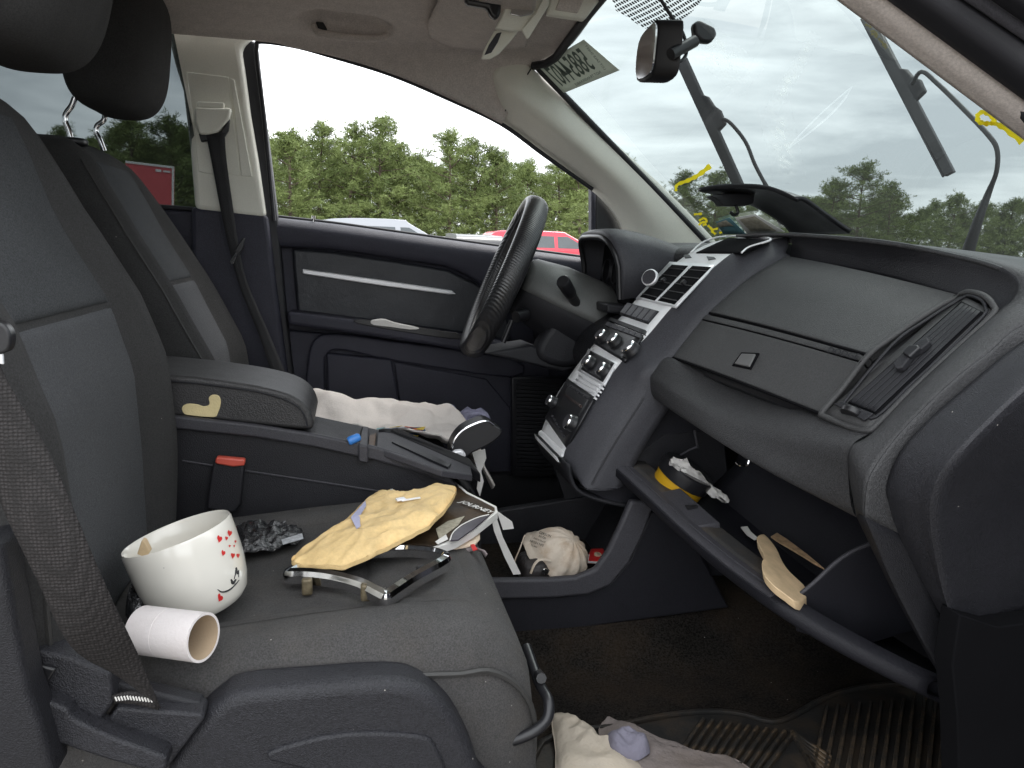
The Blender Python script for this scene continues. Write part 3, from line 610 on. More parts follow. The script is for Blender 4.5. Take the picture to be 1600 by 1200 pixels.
def smear_mat(name, k):
    m = bpy.data.materials.new(name); m.use_nodes = True; t = m.node_tree; t.nodes.clear(); N = t.nodes.new; l = t.links.new
    o = N('ShaderNodeOutputMaterial'); tr = N('ShaderNodeBsdfTransparent'); b = N('ShaderNodeBsdfTranslucent'); b.inputs[0].default_value = (.85, .86, .84, 1); x = N('ShaderNodeMixShader')
    tcn = N('ShaderNodeTexCoord'); n = N('ShaderNodeTexNoise'); n.inputs['Scale'].default_value = 60; n.inputs['Detail'].default_value = 5; l(tcn.outputs['Object'], n.inputs['Vector']); mr = N('ShaderNodeMapRange'); l(n.outputs['Fac'], mr.inputs['Value'])
    a = N('ShaderNodeAttribute'); a.attribute_name = 'fade'; mu = N('ShaderNodeMath'); mu.operation = 'MULTIPLY'; mr.inputs['From Min'].default_value = .42; mr.inputs['From Max'].default_value = .66; mr.inputs['To Max'].default_value = k; l(mr.outputs[0], mu.inputs[0]); l(a.outputs['Fac'], mu.inputs[1])
    l(mu.outputs[0], x.inputs[0]); l(tr.outputs[0], x.inputs[1]); l(b.outputs[0], x.inputs[2]); l(x.outputs[0], o.inputs[0]); return m
SMR = smear_mat('glass_smear', .55)
def smear(cx, cy, hl, hw, ang, nm='dried_smear'):
    vs_, fs_, fd = [], [], []; ca, sa = math.cos(ang), math.sin(ang)
    for i in range(17):
        for j in range(9):
            u, v = i/8-1, j/4-1; x, y = u*hl, v*hw; vs_.append(on_ws(cx+x*ca-y*sa, cy+x*sa+y*ca, .003)); fd.append(max(0, 1-(u*u+v*v)))
    for i in range(16):
        for j in range(8): fs_.append([i*9+j, i*9+j+1, (i+1)*9+j+1, (i+1)*9+j])
    o = mesh(nm, vs_, fs_, SMR, wsd); a = o.data.attributes.new('fade', 'FLOAT', 'POINT'); a.data.foreach_set('value', fd)
smear(1222, 225, 62, 26, R(78)); smear(1236, 120, 78, 10, R(-60)); smear(1130, 90, 60, 30, R(40))
# ------------------------------------------------------------------ rear view mirror
rm = empty('rear_view_mirror', on_ws(1110, 40), car, 'black rear view mirror on a stalk under the windshield header')
mo = [(997, 60), (1012, 38), (1030, 29), (1044, 30), (1050, 45), (1050, 100), (1044, 122), (1020, 131), (998, 132), (993, 120)]
mY = .03
slab('mirror_body', mo, mY, .0, PLB, rm, 0) if False else None
pts = [at(x, y, Y=mY+.10*(1040-x)/50) for x, y in spl([(994, 126), (998, 66), (1016, 38), (1028, 33), (1025, 80), (1018, 118)], 4, True)]
prism('mirror_body', pts, (.040, -.03, -.004), PLB, rm, .010)
prism('mirror_glass', [p + Vector((-.003, -.001, 0)) + ((sum(pts, Vector())/len(pts))-p)*.12 for p in pts], (.004, 0, 0), CHROME, rm, 0)
b0 = at(1048, 85, Y=.03); b1 = at(1086, 64, Y=.05); b2 = at(1098, 56, Y=.06)
tube('stalk', [b0, b1], .011, PLB, rm, 10); 
slab('mount', [(1084, 36), (1094, 30), (1118, 42), (1122, 54), (1112, 67), (1098, 66), (1086, 55)], .06, .02, PLB, rm, .006)
tube('cable', spl([at(1028, -8, Y=.08), at(1048, 24, Y=.07), at(1066, 50, Y=.065), at(1073, 78, Y=.06), at(1066, 94, Y=.05), at(1052, 97, Y=.045)], 6), .0035, PLB, rm, 8)

# ------------------------------------------------------------------ wipers, lifted off the glass
def wiper(lbl, blade, arm, hub):
    e_ = empty('wiper', arm[-1], car, lbl)
    a, b = blade; d = (b-a).normalized(); w = d.cross((a-CAM).normalized()).normalized()
    prism('blade', [a-w*.012, b-w*.010, b+w*.010, a+w*.013], (.012, .004, 0), PLB, e_, .002)
    prism('rubber_edge', [a-w*.010, b-w*.010, b-w*.0135, a-w*.0135], (.004, .002, 0), SEAL, e_, 0)
    c = a.lerp(b, hub); 
    prism('connector', [c-d*.05+w*.006, c-d*.03+w*.022, c+d*.0+w*.026, c+d*.02+w*.036, c+d*.06+w*.034, c+d*.07+w*.008], (.014, .004, 0), PLD, e_, .004)
    P = spl(arm, 5); n = len(P)
    tube('arm', P, [.005+.009*max(0, (i/(n-1)-.72)/.28) for i in range(n)], PLB, e_, 8)
wiper('left wiper lifted off the windshield beside the mirror', (at(1062, 92, Y=.72), at(1160, 305, Y=.60)), [at(1128, 185, Y=.64), at(1142, 193, Y=.63), at(1165, 222, Y=.60), at(1180, 258, Y=.57), at(1202, 300, Y=.53), at(1225, 350, Y=.5)], .38)
wiper('right wiper lifted off the windshield with its curved arm', (at(1352, 25, X=1.30), at(1482, 272, X=1.30)), [at(1424, 132, X=1.305), at(1440, 112, X=1.31), at(1464, 130, X=1.32), at(1505, 170, X=1.33), at(1545, 212, X=1.33), at(1558, 235, X=1.33), at(1557, 268, X=1.33), at(1545, 300, X=1.33), at(1528, 345, X=1.32), at(1512, 395, X=1.32)], .46)

# ------------------------------------------------------------------ pillars
pa = empty('windshield_pillar', at(1000, 300, Y=.6), car, 'cream windshield pillar trim on the driver side')
lft = [(776, 182), (815, 212), (850, 238), (917, 287), (946, 312), (968, 342), (982, 376), (1000, 410)]
rgt = [(830, 104), (858, 130), (880, 150), (925, 191), (1000, 259), (1050, 306), (1112, 370), (1130, 395)]
Yr_ = [.560, .566, .571, .578, .590, .600, .615, .62]
rows = []
for i, (a, b) in enumerate(zip(lft, rgt)):
    y2 = Yr_[i]; A = at(*a, Y=.650); B = at(*b, Y=y2); Mx = at((a[0]*.5+b[0]*.5), (a[1]*.5+b[1]*.5), Y=y2-.018)
    rows.append([A + Vector((0, .03, 0)), A, A.lerp(Mx, .5)+Vector((0, -.012, 0)), Mx, Mx.lerp(B, .55)+Vector((0, -.006, 0)), B])
rows = [[p+Vector((-.045, .035, .05)) for p in rows[0]]] + rows
loft('pillar_trim', rows, CREAM, pa, 6, 4, solid=.012, soff=-1)
tube('trim_seam', [at(830, 107, Y=.545), at(806, 146, Y=.565), at(781, 187, Y=.625)], .0016, SEAL, pa, 6)
pn = empty('near_windshield_pillar', at(1500, 60, Y=-.6), car, 'taupe windshield pillar trim with dark door seal nearest the camera'); pn.name = 'windshield_pillar.001'; W[pn.name] = W['near_windshield_pillar']
def eline(a, b, t): return (a[0]+(b[0]-a[0])*t, a[1]+(b[1]-a[1])*t)
E_a = ((1307, 0), (1600, 219)); E_b = ((1386, 0), (1600, 157)); E_c = ((1505, 0), (1600, 64)); E_d = ((1548, 0), (1600, 36)); E_e = ((1600, -20), (1640, 5))
def band(nm, e1, y1, e2, y2, mat, bul=.008, **k):
    r_ = []
    for t in (-.5, 0, .5, 1, 1.5, 2.0):
        a, b = at(*eline(*e1, t), Y=y1), at(*eline(*e2, t), Y=y2); r_.append([a, a.lerp(b, .5)+Vector((-bul, -bul, -bul*.4)), b])
    loft(nm, r_, mat, pn, 3, 4, **k)
band('pillar_trim', E_a, -.565, E_b, -.600, HEADL, .004, solid=.02, soff=-1)
band('door_seal', E_b, -.605, E_c, -.640, SEAL, .010, solid=.02, soff=-1)
band('body_flange', E_c, -.643, E_d, -.650, GREYP, .002, solid=.02, soff=-1)
band('outer_seal', E_d, -.653, E_e, -.68, SEAL, .006, solid=.02, soff=-1)
pb = empty('door_pillar', at(360, 300, Y=.68), car, 'cream door pillar trim with belt guide, dark below')
slab('upper_trim', [(258, 40), (272, 98), (285, 140), (296, 230), (304, 328), (416, 341), (403, 250), (391, 180), (381, 105), (376, 74), (396, 55), (330, 30)], .665, .07, CREAM, pb, .014)
slab('lower_trim', [(298, 322), (418, 335), (432, 450), (452, 600), (460, 700), (300, 700), (300, 480)], .668, .08, NAVY, pb, .012)
slab('guide_recess', [(291, 112), (357, 120), (362, 170), (376, 274), (322, 271), (310, 268), (299, 170)], .662, .01, CREAM, pb, .002)
slab('access_cover', [(360, 122), (366, 124), (394, 276), (377, 275)], .660, .01, CREAM, pb, .002)
slab('pillar_badge', [(302, 39), (321, 40), (322, 56), (302, 55)], .6635, .004, CREAM, pb, .001)
slab('belt_guide', [(303, 167), (330, 168), (361, 168), (357, 186), (340, 206), (325, 210), (311, 210), (304, 190)], .635, .03, CREAM, pb, .006)
slab('guide_button', [(308, 158), (350, 160), (350, 169), (308, 168)], .642, .02, CREAM, pb, .003)
slab('guide_slot', [(310, 208), (326, 212), (345, 204), (359, 185), (357, 204), (350, 215), (314, 222)], .645, .012, PLB, pb, .003)
bw = empty('driver_belt', at(350, 300, Y=.63), car, 'black seat belt hanging on the driver side pillar'); bw.name = 'seat_belt'; W[bw.name] = W['driver_belt']
bl = [(322, 211), (330, 250), (345, 330), (357, 385), (375, 450), (405, 525), (425, 585)]; br = [(351, 206), (354, 250), (365, 330), (372, 378), (386, 440), (420, 520), (450, 592)]
ys_ = [.640, .635, .625, .615, .60, .58, .56]
loft('webbing', [[at(*a, Y=y), at(*b, Y=y+.004)] for a, b, y in zip(bl, br, ys_)], WEBD, bw, 5, 3, solid=.002)
slab('latch_tongue', [(366, 392), (379, 372), (383, 372), (380, 388), (371, 401)], .600, .006, PLB, bw, .002)
slab('latch_plate', [(359, 408), (366, 398), (371, 391), (373, 393), (365, 412), (361, 413)], .600, .003, CHROME, bw, .001)

# ------------------------------------------------------------------ driver door
dr = empty('door', at(650, 600, Y=.72), car, 'dark blue grey driver door with a padded insert and silver strip, window lowered')
slab('door_shell', [(425, 345), (930, 412), (1040, 424), (1060, 900), (440, 860)], .742, .08, NAVY, dr, .006)
top = [(430, 340), (520, 350), (600, 361), (700, 375), (780, 386), (925, 405), (1030, 420)]
bot = [(438, 384), (521, 388), (622, 403), (700, 416), (744, 437), (800, 470), (1030, 520)]
rws = [[at(a[0], a[1]-1, Y=.740) for a in top], [at(a[0], a[1]+1, Y=.712) for a in top], [at(a[0]+2, a[1]+12, Y=.692) for a in top], [at((a[0]+b[0])/2, a[1]*.4+b[1]*.6, Y=.690) for a, b in zip(top, bot)], [at(*b, Y=.700) for b in bot], [at(b[0], b[1]+3, Y=.735) for b in bot]]
loft('belt_roll', rws, NAVY, dr, 5, 6, solid=.0)
slab('padded_insert', [(456, 388), (521, 393), (622, 408), (700, 421), (742, 441), (790, 475), (800, 535), (716, 521), (600, 505), (464, 488)], .722, .02, VINYL, dr, .008)
slab('trim_strip', [(472, 420), (600, 438), (706, 454), (713, 460), (700, 460), (600, 447), (473, 428)], .706, .02, STRIP, dr, .003)
arm_o = [(448, 487), (560, 500), (640, 512), (720, 524), (800, 536), (800, 560), (716, 547), (640, 534), (560, 522), (450, 508)]
slab('armrest', arm_o, .640, .10, NAVY, dr, .010)
slab('lower_panel', [(446, 515), (560, 526), (716, 551), (860, 570), (860, 800), (455, 760)], .728, .02, NAVY, dr, .006)
slab('pocket_frame', spl([(478, 640), (480, 570), (492, 530), (530, 522), (620, 534), (800, 560), (800, 590), (620, 565), (540, 548), (512, 552), (507, 580), (512, 650), (520, 720), (490, 720)], 3, True), .705, .03, NAVY, dr, .006)
slab('map_pocket', [(510, 552), (612, 562), (622, 620), (634, 700), (520, 705), (511, 600)], .700, .03, NAVY, dr, .006)
slab('pocket_liner', [(616, 566), (760, 592), (800, 640), (800, 740), (640, 740), (626, 640)], .716, .01, NAVY, dr, .004)
tube('lock_knob', [at(489, 352, Y=.722), at(490, 344, Y=.722), at(490, 337, Y=.722)], [.0045, .004, .005], CHROME, dr, 8)
slab('door_frame', [(374, 72), (386, 62), (400, 65), (402, 78), (410, 150), (424, 260), (434, 345), (446, 480), (462, 620), (446, 620), (430, 470), (414, 345), (398, 230), (384, 140)], .690, .05, SEAL, dr, .006)
tube('window_seal', spl([at(x, y, Y=.645) for x, y in [(428, 345), (412, 180), (402, 100), (401, 74), (408, 65), (460, 72), (512, 86), (610, 116), (700, 154), (782, 193), (850, 242), (926, 296)]], 5), .0055, SEAL, dr, 8)
tube('sill_seal', spl([at(x, y-1.5, Y=.735) for x, y in top], 4), .005, SEAL, dr, 8)
slab('window_bar', [(924, 292), (931, 298), (931, 372), (924, 408)], .690, .03, NAVY, dr, .003)
slab('mirror_sail', [(931, 298), (950, 314), (966, 335), (980, 364), (984, 420), (931, 410)], .700, .03, PLB, dr, .004)
slab('torn_tape', spl([(560, 499), (600, 503), (690, 517), (716, 521), (716, 530), (650, 522), (560, 506)], 3, True), .637, .006, PLB, dr, .002)
# ribbed kick panel in the driver footwell
kp = empty('kick_panel', at(840, 660, Y=.62), car, 'black ribbed panel in the driver footwell')
slab('panel_base', [(800, 590), (880, 590), (880, 745), (800, 745)], .640, .02, PLB, kp, .003)
vs_, fs_ = [], []
for i in range(24):
    y = 597+i*6
    b = len(vs_); P = [at(808, y, Y=.632), at(874, y+3, Y=.632), at(874, y+6, Y=.632), at(808, y+3, Y=.632)]; vs_ += P + [p+Vector((0, .01, 0)) for p in P]
    fs_ += [[b, b+1, b+2, b+3], [b, b+1, b+5, b+4], [b+2, b+3, b+7, b+6], [b+1, b+2, b+6, b+5], [b+3, b, b+4, b+7]]
tag(mesh('ribs', vs_, fs_, PLD, kp, smooth=False), kind='stuff')
# rear door on the driver side with privacy glass
rd = empty('rear_door', (-.9, .72, .5), car, 'dark rear door with tinted window behind the driver seat')
prism('door_panel', [(-1.62, .72, .3), (-.33, .72, .3), (-.33, .70, 1.165), (-1.62, .70, 1.21)], (0, .08, 0), NAVY, rd, .01)
prism('side_glass', [(-1.62, .705, 1.20), (-.34, .705, 1.15), (-.40, .612, 1.60), (-1.6, .612, 1.60)], (0, .006, 0), REARG, rd, 0)
tube('sill_seal', [(-.34, .70, 1.168), (-1.6, .70, 1.212)], .006, SEAL, rd, 8)

# ------------------------------------------------------------------ front seats
def seat(lbl, Yc, Xb, zt, cushX=0., rec0=.040, Yb=None, ws=1.0):
    e_ = empty('front_seat', (-.1, Yc, .36), car, lbl); Yk = Yc; Yc = Yb if Yb is not None else Yc
    zz = [z for z, x in Xb]; xx = [x for z, x in Xb]
    X = lambda z: float(np.interp(z, zz, xx))
    Wd = lambda z: ws*float(np.interp(z, [.60, .75, .95, 1.10, 1.18, 1.24, zt-.01, zt], [.225, .245, .252, .238, .215, .185, .150, .10]))
    def front(w, z):
        a = abs(w)/Wd(z); rec = rec0*np.interp(z, [.6, .8, 1.1, zt], [.75, 1, .7, .15])
        b = min(1, max(0, (a-.50)/.30)); b = b*b*(3-2*b)
        ed = max(0, (a-.80)/.20)
        return X(z) - rec*(1-b) - .045*ed**2.2
    rows = []
    hs = list(np.linspace(.60, zt-.06, 22)) + [zt-.04, zt-.025, zt-.012, zt-.003, zt]
    for i, z in enumerate(hs):
        w = Wd(z); k = max(0, (z-(zt-.06))/.06); thick = .125*(1-.5*k**2)
        fr = [(front(x*w, z)-.04*k**2.5, Yc+x*w, z) for x in np.linspace(-1, 1, 31)]
        bk = [(X(z)-thick-.03 + .02*abs(x)**3, Yc+x*w*.94, z) for x in np.linspace(1, -1, 13)]
        rows.append(fr+bk)
    gridmesh('backrest', rows, FAB, e_, closed_u=True, capends=True, ang=60)
    seam = 1.005
    for nm, z0, z1 in (('upper_insert', seam+.004, zt-.045), ('lower_insert', .64, seam-.004)):
        G = []
        for z in [z0, z0+.002, z0+.005, z0+.01]+list(np.linspace(z0+.02, z1-.02, 14))+[z1-.01, z1-.005, z1-.002, z1]:
            hw = ws*1.03*float(np.interp(z, [.64, .8, 1.0, 1.2, zt], [.13, .135, .135, .118, .10])); u = min(1, min(z-z0, z1-z)/.010)
            G.append([(front(x*hw, z)+.0008+.0045*min(1, u)**.5*min(1, (1-abs(x))/.06)**.5, Yc+x*hw, z) for x in [-1, -.985, -.96, -.92]+list(np.linspace(-.85, .85, 19))+[.92, .96, .985, 1]])
        gridmesh(nm, G, INSU if nm == 'upper_insert' else INS, e_, ang=60)
    for s in (-1, 1):
        tube('seam_piping', [(front(s*Wd(z)*.93, z)+.001, Yc+s*Wd(z)*.93, z) for z in np.linspace(.66, zt-.05, 30)], .0028, SIDEV, e_, 6)
    Yc = Yk
    # cushion
    cx = [-.32, -.2, -.05, .06, .12, .165, .195, .212, .218]; cz = [.655, .665, .680, .688, .684, .672, .648, .605, .545]
    G = []
    for x in list(np.linspace(-.32, .12, 16)) + [.145, .165, .183, .198, .209, .216, .219, .218]:
        z = float(np.interp(x, cx, cz)) if x < .2185 else .50
        w = .247 - .03*max(0, (x-.1)/.12)**2; 
        if x == .218: z, w = .50, .215
        r_ = []
        for u in np.linspace(-1, 1, 37):
            a = abs(u); b = min(1, max(0, (a-.45)/.28)); b = b*b*(3-2*b); ed = max(0, (a-.80)/.20)
            d = .022*(1-b)*max(0, 1-max(0, x-.08)/.1)
            r_.append((x+cushX, Yc+u*w*(1+.01*ed), z-d-.05*ed**2.6))
        r_ = [(r_[0][0], r_[0][1], .48)] + [(r_[0][0], r_[0][1]-.004, (r_[0][2]+.48)/2)] + r_ + [(r_[-1][0], r_[-1][1]+.004, (r_[-1][2]+.48)/2), (r_[-1][0], r_[-1][1], .48)]
        G.append(r_)
    G.append([(.12+cushX, p[1], .47) for p in G[-1]])
    gridmesh('cushion', G, CUSHM, e_, ang=60)
    def ctop(x, w):
        z = float(np.interp(x, cx, cz)); a = abs(w)/.247; b = min(1, max(0, (a-.45)/.28)); b = b*b*(3-2*b)
        return z - .022*(1-b)*max(0, 1-max(0, x-.08)/.1)
    for (x0, x1) in ((-.26, .018), (.024, .150)):
        G = []
        for x in np.linspace(x0, x1, 16):
            u = min(1, min(x-x0, x1-x)/.012)
            G.append([(x+cushX, Yc+v*.150, ctop(x, v*.150)+.0005+.004*u**.5*min(1, (1-abs(v))/.08)**.5) for v in np.linspace(-1, 1, 25)])
        gridmesh('cushion_insert', G, CUSHM, e_, ang=60)
    for s in (-1, 1):
        P = [(x+cushX, Yc+s*(.247-.03*max(0, (x-.1)/.12)**2)*1.006, float(np.interp(x, cx, cz))-.046) for x in np.linspace(-.28, .12, 12)]
        P += [(.150+cushX, Yc+s*.247*.985, .637), (.178+cushX, Yc+s*.243*.98, .620), (.200+cushX, Yc+s*.236*.985, .592), (.212+cushX, Yc+s*.226*.99, .555), (.214+cushX, Yc+s*.22, .51)]
        tube('seam_piping', spl(P, 3), .0035, SIDEV, e_, 6)
    box('base_frame', (-.06+cushX, Yc, .43), (.46, .42, .09), PLB, e_, .01)
    return e_, front, ctop, X
PX = [(.60, -.262), (.714, -.256), (.797, -.253), (.917, -.262), (1.014, -.294), (1.132, -.358), (1.224, -.398), (1.30, -.43)]
DX = [(.60, -.24), (.72, -.232), (.85, -.25), (1.0, -.325), (1.16, -.42), (1.27, -.49), (1.34, -.53)]
ps, pfront, pctop, pX = seat('near front passenger seat in dark grey fabric, littered with things', -.385, PX, 1.285, Yb=-.415, ws=1.125)
ds, dfront, dctop, dX = seat('driver seat in dark grey fabric behind the centre armrest', .385, DX, 1.285, cushX=.02)
def superbox(name, c, a, b, h, mat, parent, tilt=0, p=3.2, notch=0.):
    G = []; c = Vector(c)
    for i in range(25):
        f = math.pi*(i/24-.5); sz, cz_ = math.sin(f), math.cos(f); row = []
        for k in range(40):
            t = 2*math.pi*k/40; sg = lambda v, e: math.copysign(abs(v)**e, v)
            e1 = 2/p; x = a*sg(cz_, e1)*sg(math.cos(t), e1); y = b*sg(cz_, e1)*sg(math.sin(t), e1); z = h*sg(sz, e1)
            x += -.35*a*(y/b)**2*(1 if x > 0 else .3) + tilt*z
            z -= notch*(abs(y)/b)**2*(1 if z < 0 else 0)
            row.append(c+Vector((x, y, z)))
        G.append(row)
    return gridmesh(name, G, mat, parent, closed_u=True, capends=True, ang=60)
superbox('headrest', (-.345, -.385, 1.415), .078, .155, .128, FAB, ps, .16, notch=.0)
superbox('headrest', (-.448, .390, 1.472), .085, .152, .130, FAB, ds, .10, notch=.012)
for (x0, y0, pts_) in ((0, .31, [(117, 152), (112, 165), (103, 178), (102, 190), (108, 205), (113, 226)]), (0, .46, [(164, 175), (162, 188), (152, 196), (150, 206), (156, 218), (163, 236)])):
    tube('headrest_post', spl([at(x, y, Y=y0) for x, y in pts_], 4), .0055, CHROME, ds, 10)
superbox('post_bezel', at(118, 222, Y=.31), .022, .026, .008, PLB, ds)
for yy in (-.46, -.32): tube('headrest_post', [(-.475, yy, 1.24), (-.40, yy, 1.36)], .0055, CHROME, ps, 8)
slab('fabric_tear', [(269, 520), (276, 519), (280, 523), (287, 526), (284, 529), (275, 526)], .150, .002, PAPER, ds, 0)
# plastic side shield, belt anchor and levers at the near side of the passenger seat
slab('side_shield', spl([(255, 1225), (300, 1140), (336, 1104), (372, 1084), (470, 1074), (600, 1065), (655, 1074), (696, 1102), (728, 1150), (752, 1215), (765, 1300), (300, 1300)], 3, True), -.668, .05, SHLD, ps, .014, bseg=5)
slab('shield_crease', spl([(420, 1190), (470, 1160), (560, 1146), (650, 1150), (680, 1166), (700, 1230), (640, 1230)], 3, True), -.672, .02, SHLD, ps, .006)
slab('anchor_cover', [(182, 1106), (315, 1116), (320, 1124), (262, 1200), (250, 1215), (150, 1150)], -.678, .03, SHLD, ps, .008, bseg=4)
slab('anchor_slot', [(176, 1066), (316, 1100), (312, 1118), (200, 1104), (178, 1096)], -.662, .02, PLD, ps, .004)
slab('recliner_cover', [(44, 1022), (58, 1017), (108, 1026), (174, 1052), (176, 1090), (178, 1098), (148, 1140), (120, 1128), (55, 1090)], -.682, .04, SHLD, ps, .010, bseg=4)
slab('recliner_notch', [(44, 1036), (88, 1046), (58, 1092), (46, 1084)], -.686, .006, PLB, ps, .002)
slab('recliner_lever', spl([(46, 1094), (100, 1106), (116, 1124), (170, 1150), (250, 1180), (260, 1190), (256, 1204), (210, 1200), (80, 1158), (50, 1130)], 3, True), -.700, .03, SHLD, ps, .008, bseg=4)
slab('hinge_trim', [(-30, 840), (2, 845), (22, 960), (44, 1080), (62, 1130), (88, 1220), (-30, 1220)], -.725, .04, PLD, ps, .012, bseg=4)
slab('hinge_cover', [(2, 850), (30, 845), (60, 905), (66, 960), (50, 1030), (30, 1020)], -.66, .04, FAB, ps, .012)
tube('adjuster_bar', spl([at(822, 1010, Y=-.52), at(842, 1066, Y=-.57), at(857, 1096, Y=-.60), at(852, 1128, Y=-.615), at(815, 1152, Y=-.62), at(750, 1170, Y=-.60), at(690, 1190, Y=-.55)], 6), .0065, PLB, ps, 10)
tube('adjuster_bar_far', [at(846, 1060, Y=-.58), (0.24, -.3, .50)], .0065, PLB, ps, 8).name = 'adjuster_bar'
# buckle
slab('buckle_body', [(333, 722), (382, 727), (376, 790), (366, 802), (322, 796), (326, 760)], -.150, .016, PLD, ps, .004)
slab('buckle_button', [(336, 720), (338, 714), (383, 718), (382, 728), (364, 730), (336, 725)], -.155, .014, M('buckle_red', (.55, .09, .06), .4), ps, .003)
tube('buckle_strap', [at(345, 796, Y=-.145), at(340, 830, Y=-.15)], .012, PLB, ps, 8, flat=.3)
# near seat belt
nb = empty('near_belt', at(150, 900, Y=-.75), car, 'dark woven seat belt running down beside the passenger seat'); nb.name = 'seat_belt.001'; W[nb.name] = W['near_belt']
bl = [(-130, 420), (-75, 580), (-36, 690), (0, 785), (25, 840), (59, 909), (97, 990), (128, 1026), (182, 1056), (238, 1096)]
br = [(-75, 380), (-20, 515), (10, 592), (76, 706), (110, 785), (140, 856), (172, 930), (200, 990), (222, 1036), (252, 1108)]
ys_ = [-.735, -.742, -.745, -.748, -.750, -.748, -.740, -.725, -.705, -.685]
loft('webbing', [[at(*a, Y=y), at(a[0]*.5+b[0]*.5, a[1]*.5+b[1]*.5, Y=y-.004), at(*b, Y=y)] for a, b, y in zip(bl, br, ys_)], WEB, nb, 5, 6, solid=.0022)
loft('stitched_loop', [[at(174, 1088, Y=-.684), at(205, 1082, Y=-.684), at(232, 1090, Y=-.684)], [at(180, 1098, Y=-.684), at(212, 1101, Y=-.684), at(248, 1110, Y=-.684)]], WEB, nb, 3, 4, solid=.003)
for k in range(13):
    x = 180+k*4.6; tube('stitch', [at(x, 1087+abs(k-4)*.5, Y=-.688), at(x+2.6, 1093+abs(k-4)*.5, Y=-.688)], .0007, PAPER, nb, 5)
slab('latch_tongue', spl([(-30, 500), (0, 504), (14, 518), (16, 538), (6, 552), (-30, 552)], 3, True), -.756, .012, PLB, nb, .004)
slab('latch_plate', [(-16, 552), (4, 553), (5, 570), (-14, 566)], -.754, .003, STRIP, nb, .001)

# ------------------------------------------------------------------ centre stack
YSR, YSL = -.06, .12
PROF = [(.3915, .7185), (.394, .7235), (.417, .787), (.450, .842), (.497, .906), (.545, .956), (.600, 1.018), (.668, 1.081), (.715, 1.112), (.760, 1.130), (.815, 1.140), (.90, 1.142)]
PS = spl(PROF, 8); PXs = [p[0] for p in PS]; PZs = [p[1] for p in PS]
def on_stack(px, py, off=0.):
    d = ray(px, py); a, b = .8, 4.
    for _ in range(50):
        t = (a+b)/2; p = CAM+d*t
        if p.x - np.interp(p.z, PZs, PXs) > 0: b = t
        else: a = t
    p = CAM+d*a; i = min(len(PS)-2, max(0, int(np.searchsorted(PZs, p.z))-1))
    tx, tz = PXs[i+1]-PXs[i], PZs[i+1]-PZs[i]; l_ = math.hypot(tx, tz); n = Vector((-tz/l_, 0, tx/l_))
    return p+n*off, n
def stack_plate(name, pp, mat, parent, out=.002, thick=.006, bevel=.001, **k):
    if len(pp) == 4 and max(abs(pp[0][1]-pp[2][1]), abs(pp[0][0]-pp[2][0])) > 24:
        f = lambda u, v: tuple(pp[0][i]*(1-u)*(1-v)+pp[1][i]*u*(1-v)+pp[2][i]*u*v+pp[3][i]*(1-u)*v for i in (0, 1))
        return gridmesh(name, [[on_stack(*f(u, v), out)[0] for u in np.linspace(0, 1, 7)] for v in np.linspace(0, 1, 11)], mat, parent, solid=thick)
    Q = [on_stack(x, y, out) for x, y in pp]; n = sum((q[1] for q in Q), Vector()).normalized()
    return prism(name, [q[0] for q in Q], -n*thick, mat, parent, bevel=bevel, **k)
cs = empty('centre_stack', at(950, 600, Y=-.06), car, 'silver centre stack with vents, climate knobs and radio, edged in grey plastic')
G = [[(x-.0, y, z) for y in np.linspace(YSR, YSL, 7)] for x, z in PS]
gridmesh('silver_face', G, SILV, cs, solid=.012, soff=-1, ang=60)
rgt_ = [((1232, 371), (1231, 398)), ((1190, 378), (1205, 408)), ((1153, 391), (1172, 428)), ((1118, 416), (1140, 457)), ((1054, 476), (1102, 492)), ((1010, 527), (1052, 556)), ((972, 565), (1014, 582)), ((931, 619), (1006, 620)), ((902, 663), (962, 690)), ((880, 715), (926, 756)), ((890, 745), (918, 762))]
rows = []
for a, b in rgt_:
    A, B = at(*a, Y=YSR), at(*b, Y=-.118); rows.append([A+Vector((.012, .015, -.006)), A, A.lerp(B, .12)+Vector((-.002, -.002, .004)), A.lerp(B, .5)+Vector((-.002, -.004, .004)), B, B+Vector((.06, -.004, 0))])
loft('side_cheek', rows, CHEEK, cs, 5, 4, solid=.004)
tube('cheek_seam', spl([at(x, y, Y=-.119) for x, y in [(1006, 622), (985, 655), (962, 691), (940, 728), (925, 757)]], 4), .0015, SEAL, cs, 6)
# driver side flank and lower console side
prism('driver_flank', [(x+.010, YSL+.004, z) for x, z in PS[::6]] + [(1.1, YSL+.004, 1.1), (1.1, YSL+.004, .45), (.50, YSL+.004, .45)], (0, .012, 0), PLD, cs, .004)
slab('lower_side', [(1013, 584), (1080, 640), (1120, 720), (1130, 900), (1020, 900), (985, 800), (905, 760), (918, 762), (962, 692), (1006, 622)], -.098, .012, DARKT, cs, .004)
gridmesh('lower_lip', [[(x, y, z) for y in np.linspace(YSR-.05, YSL+.01, 6)] for x, z in spl([(.394, .718), (.398, .695), (.42, .665), (.50, .64), (.62, .63)], 4)], PLD, cs, solid=.006)
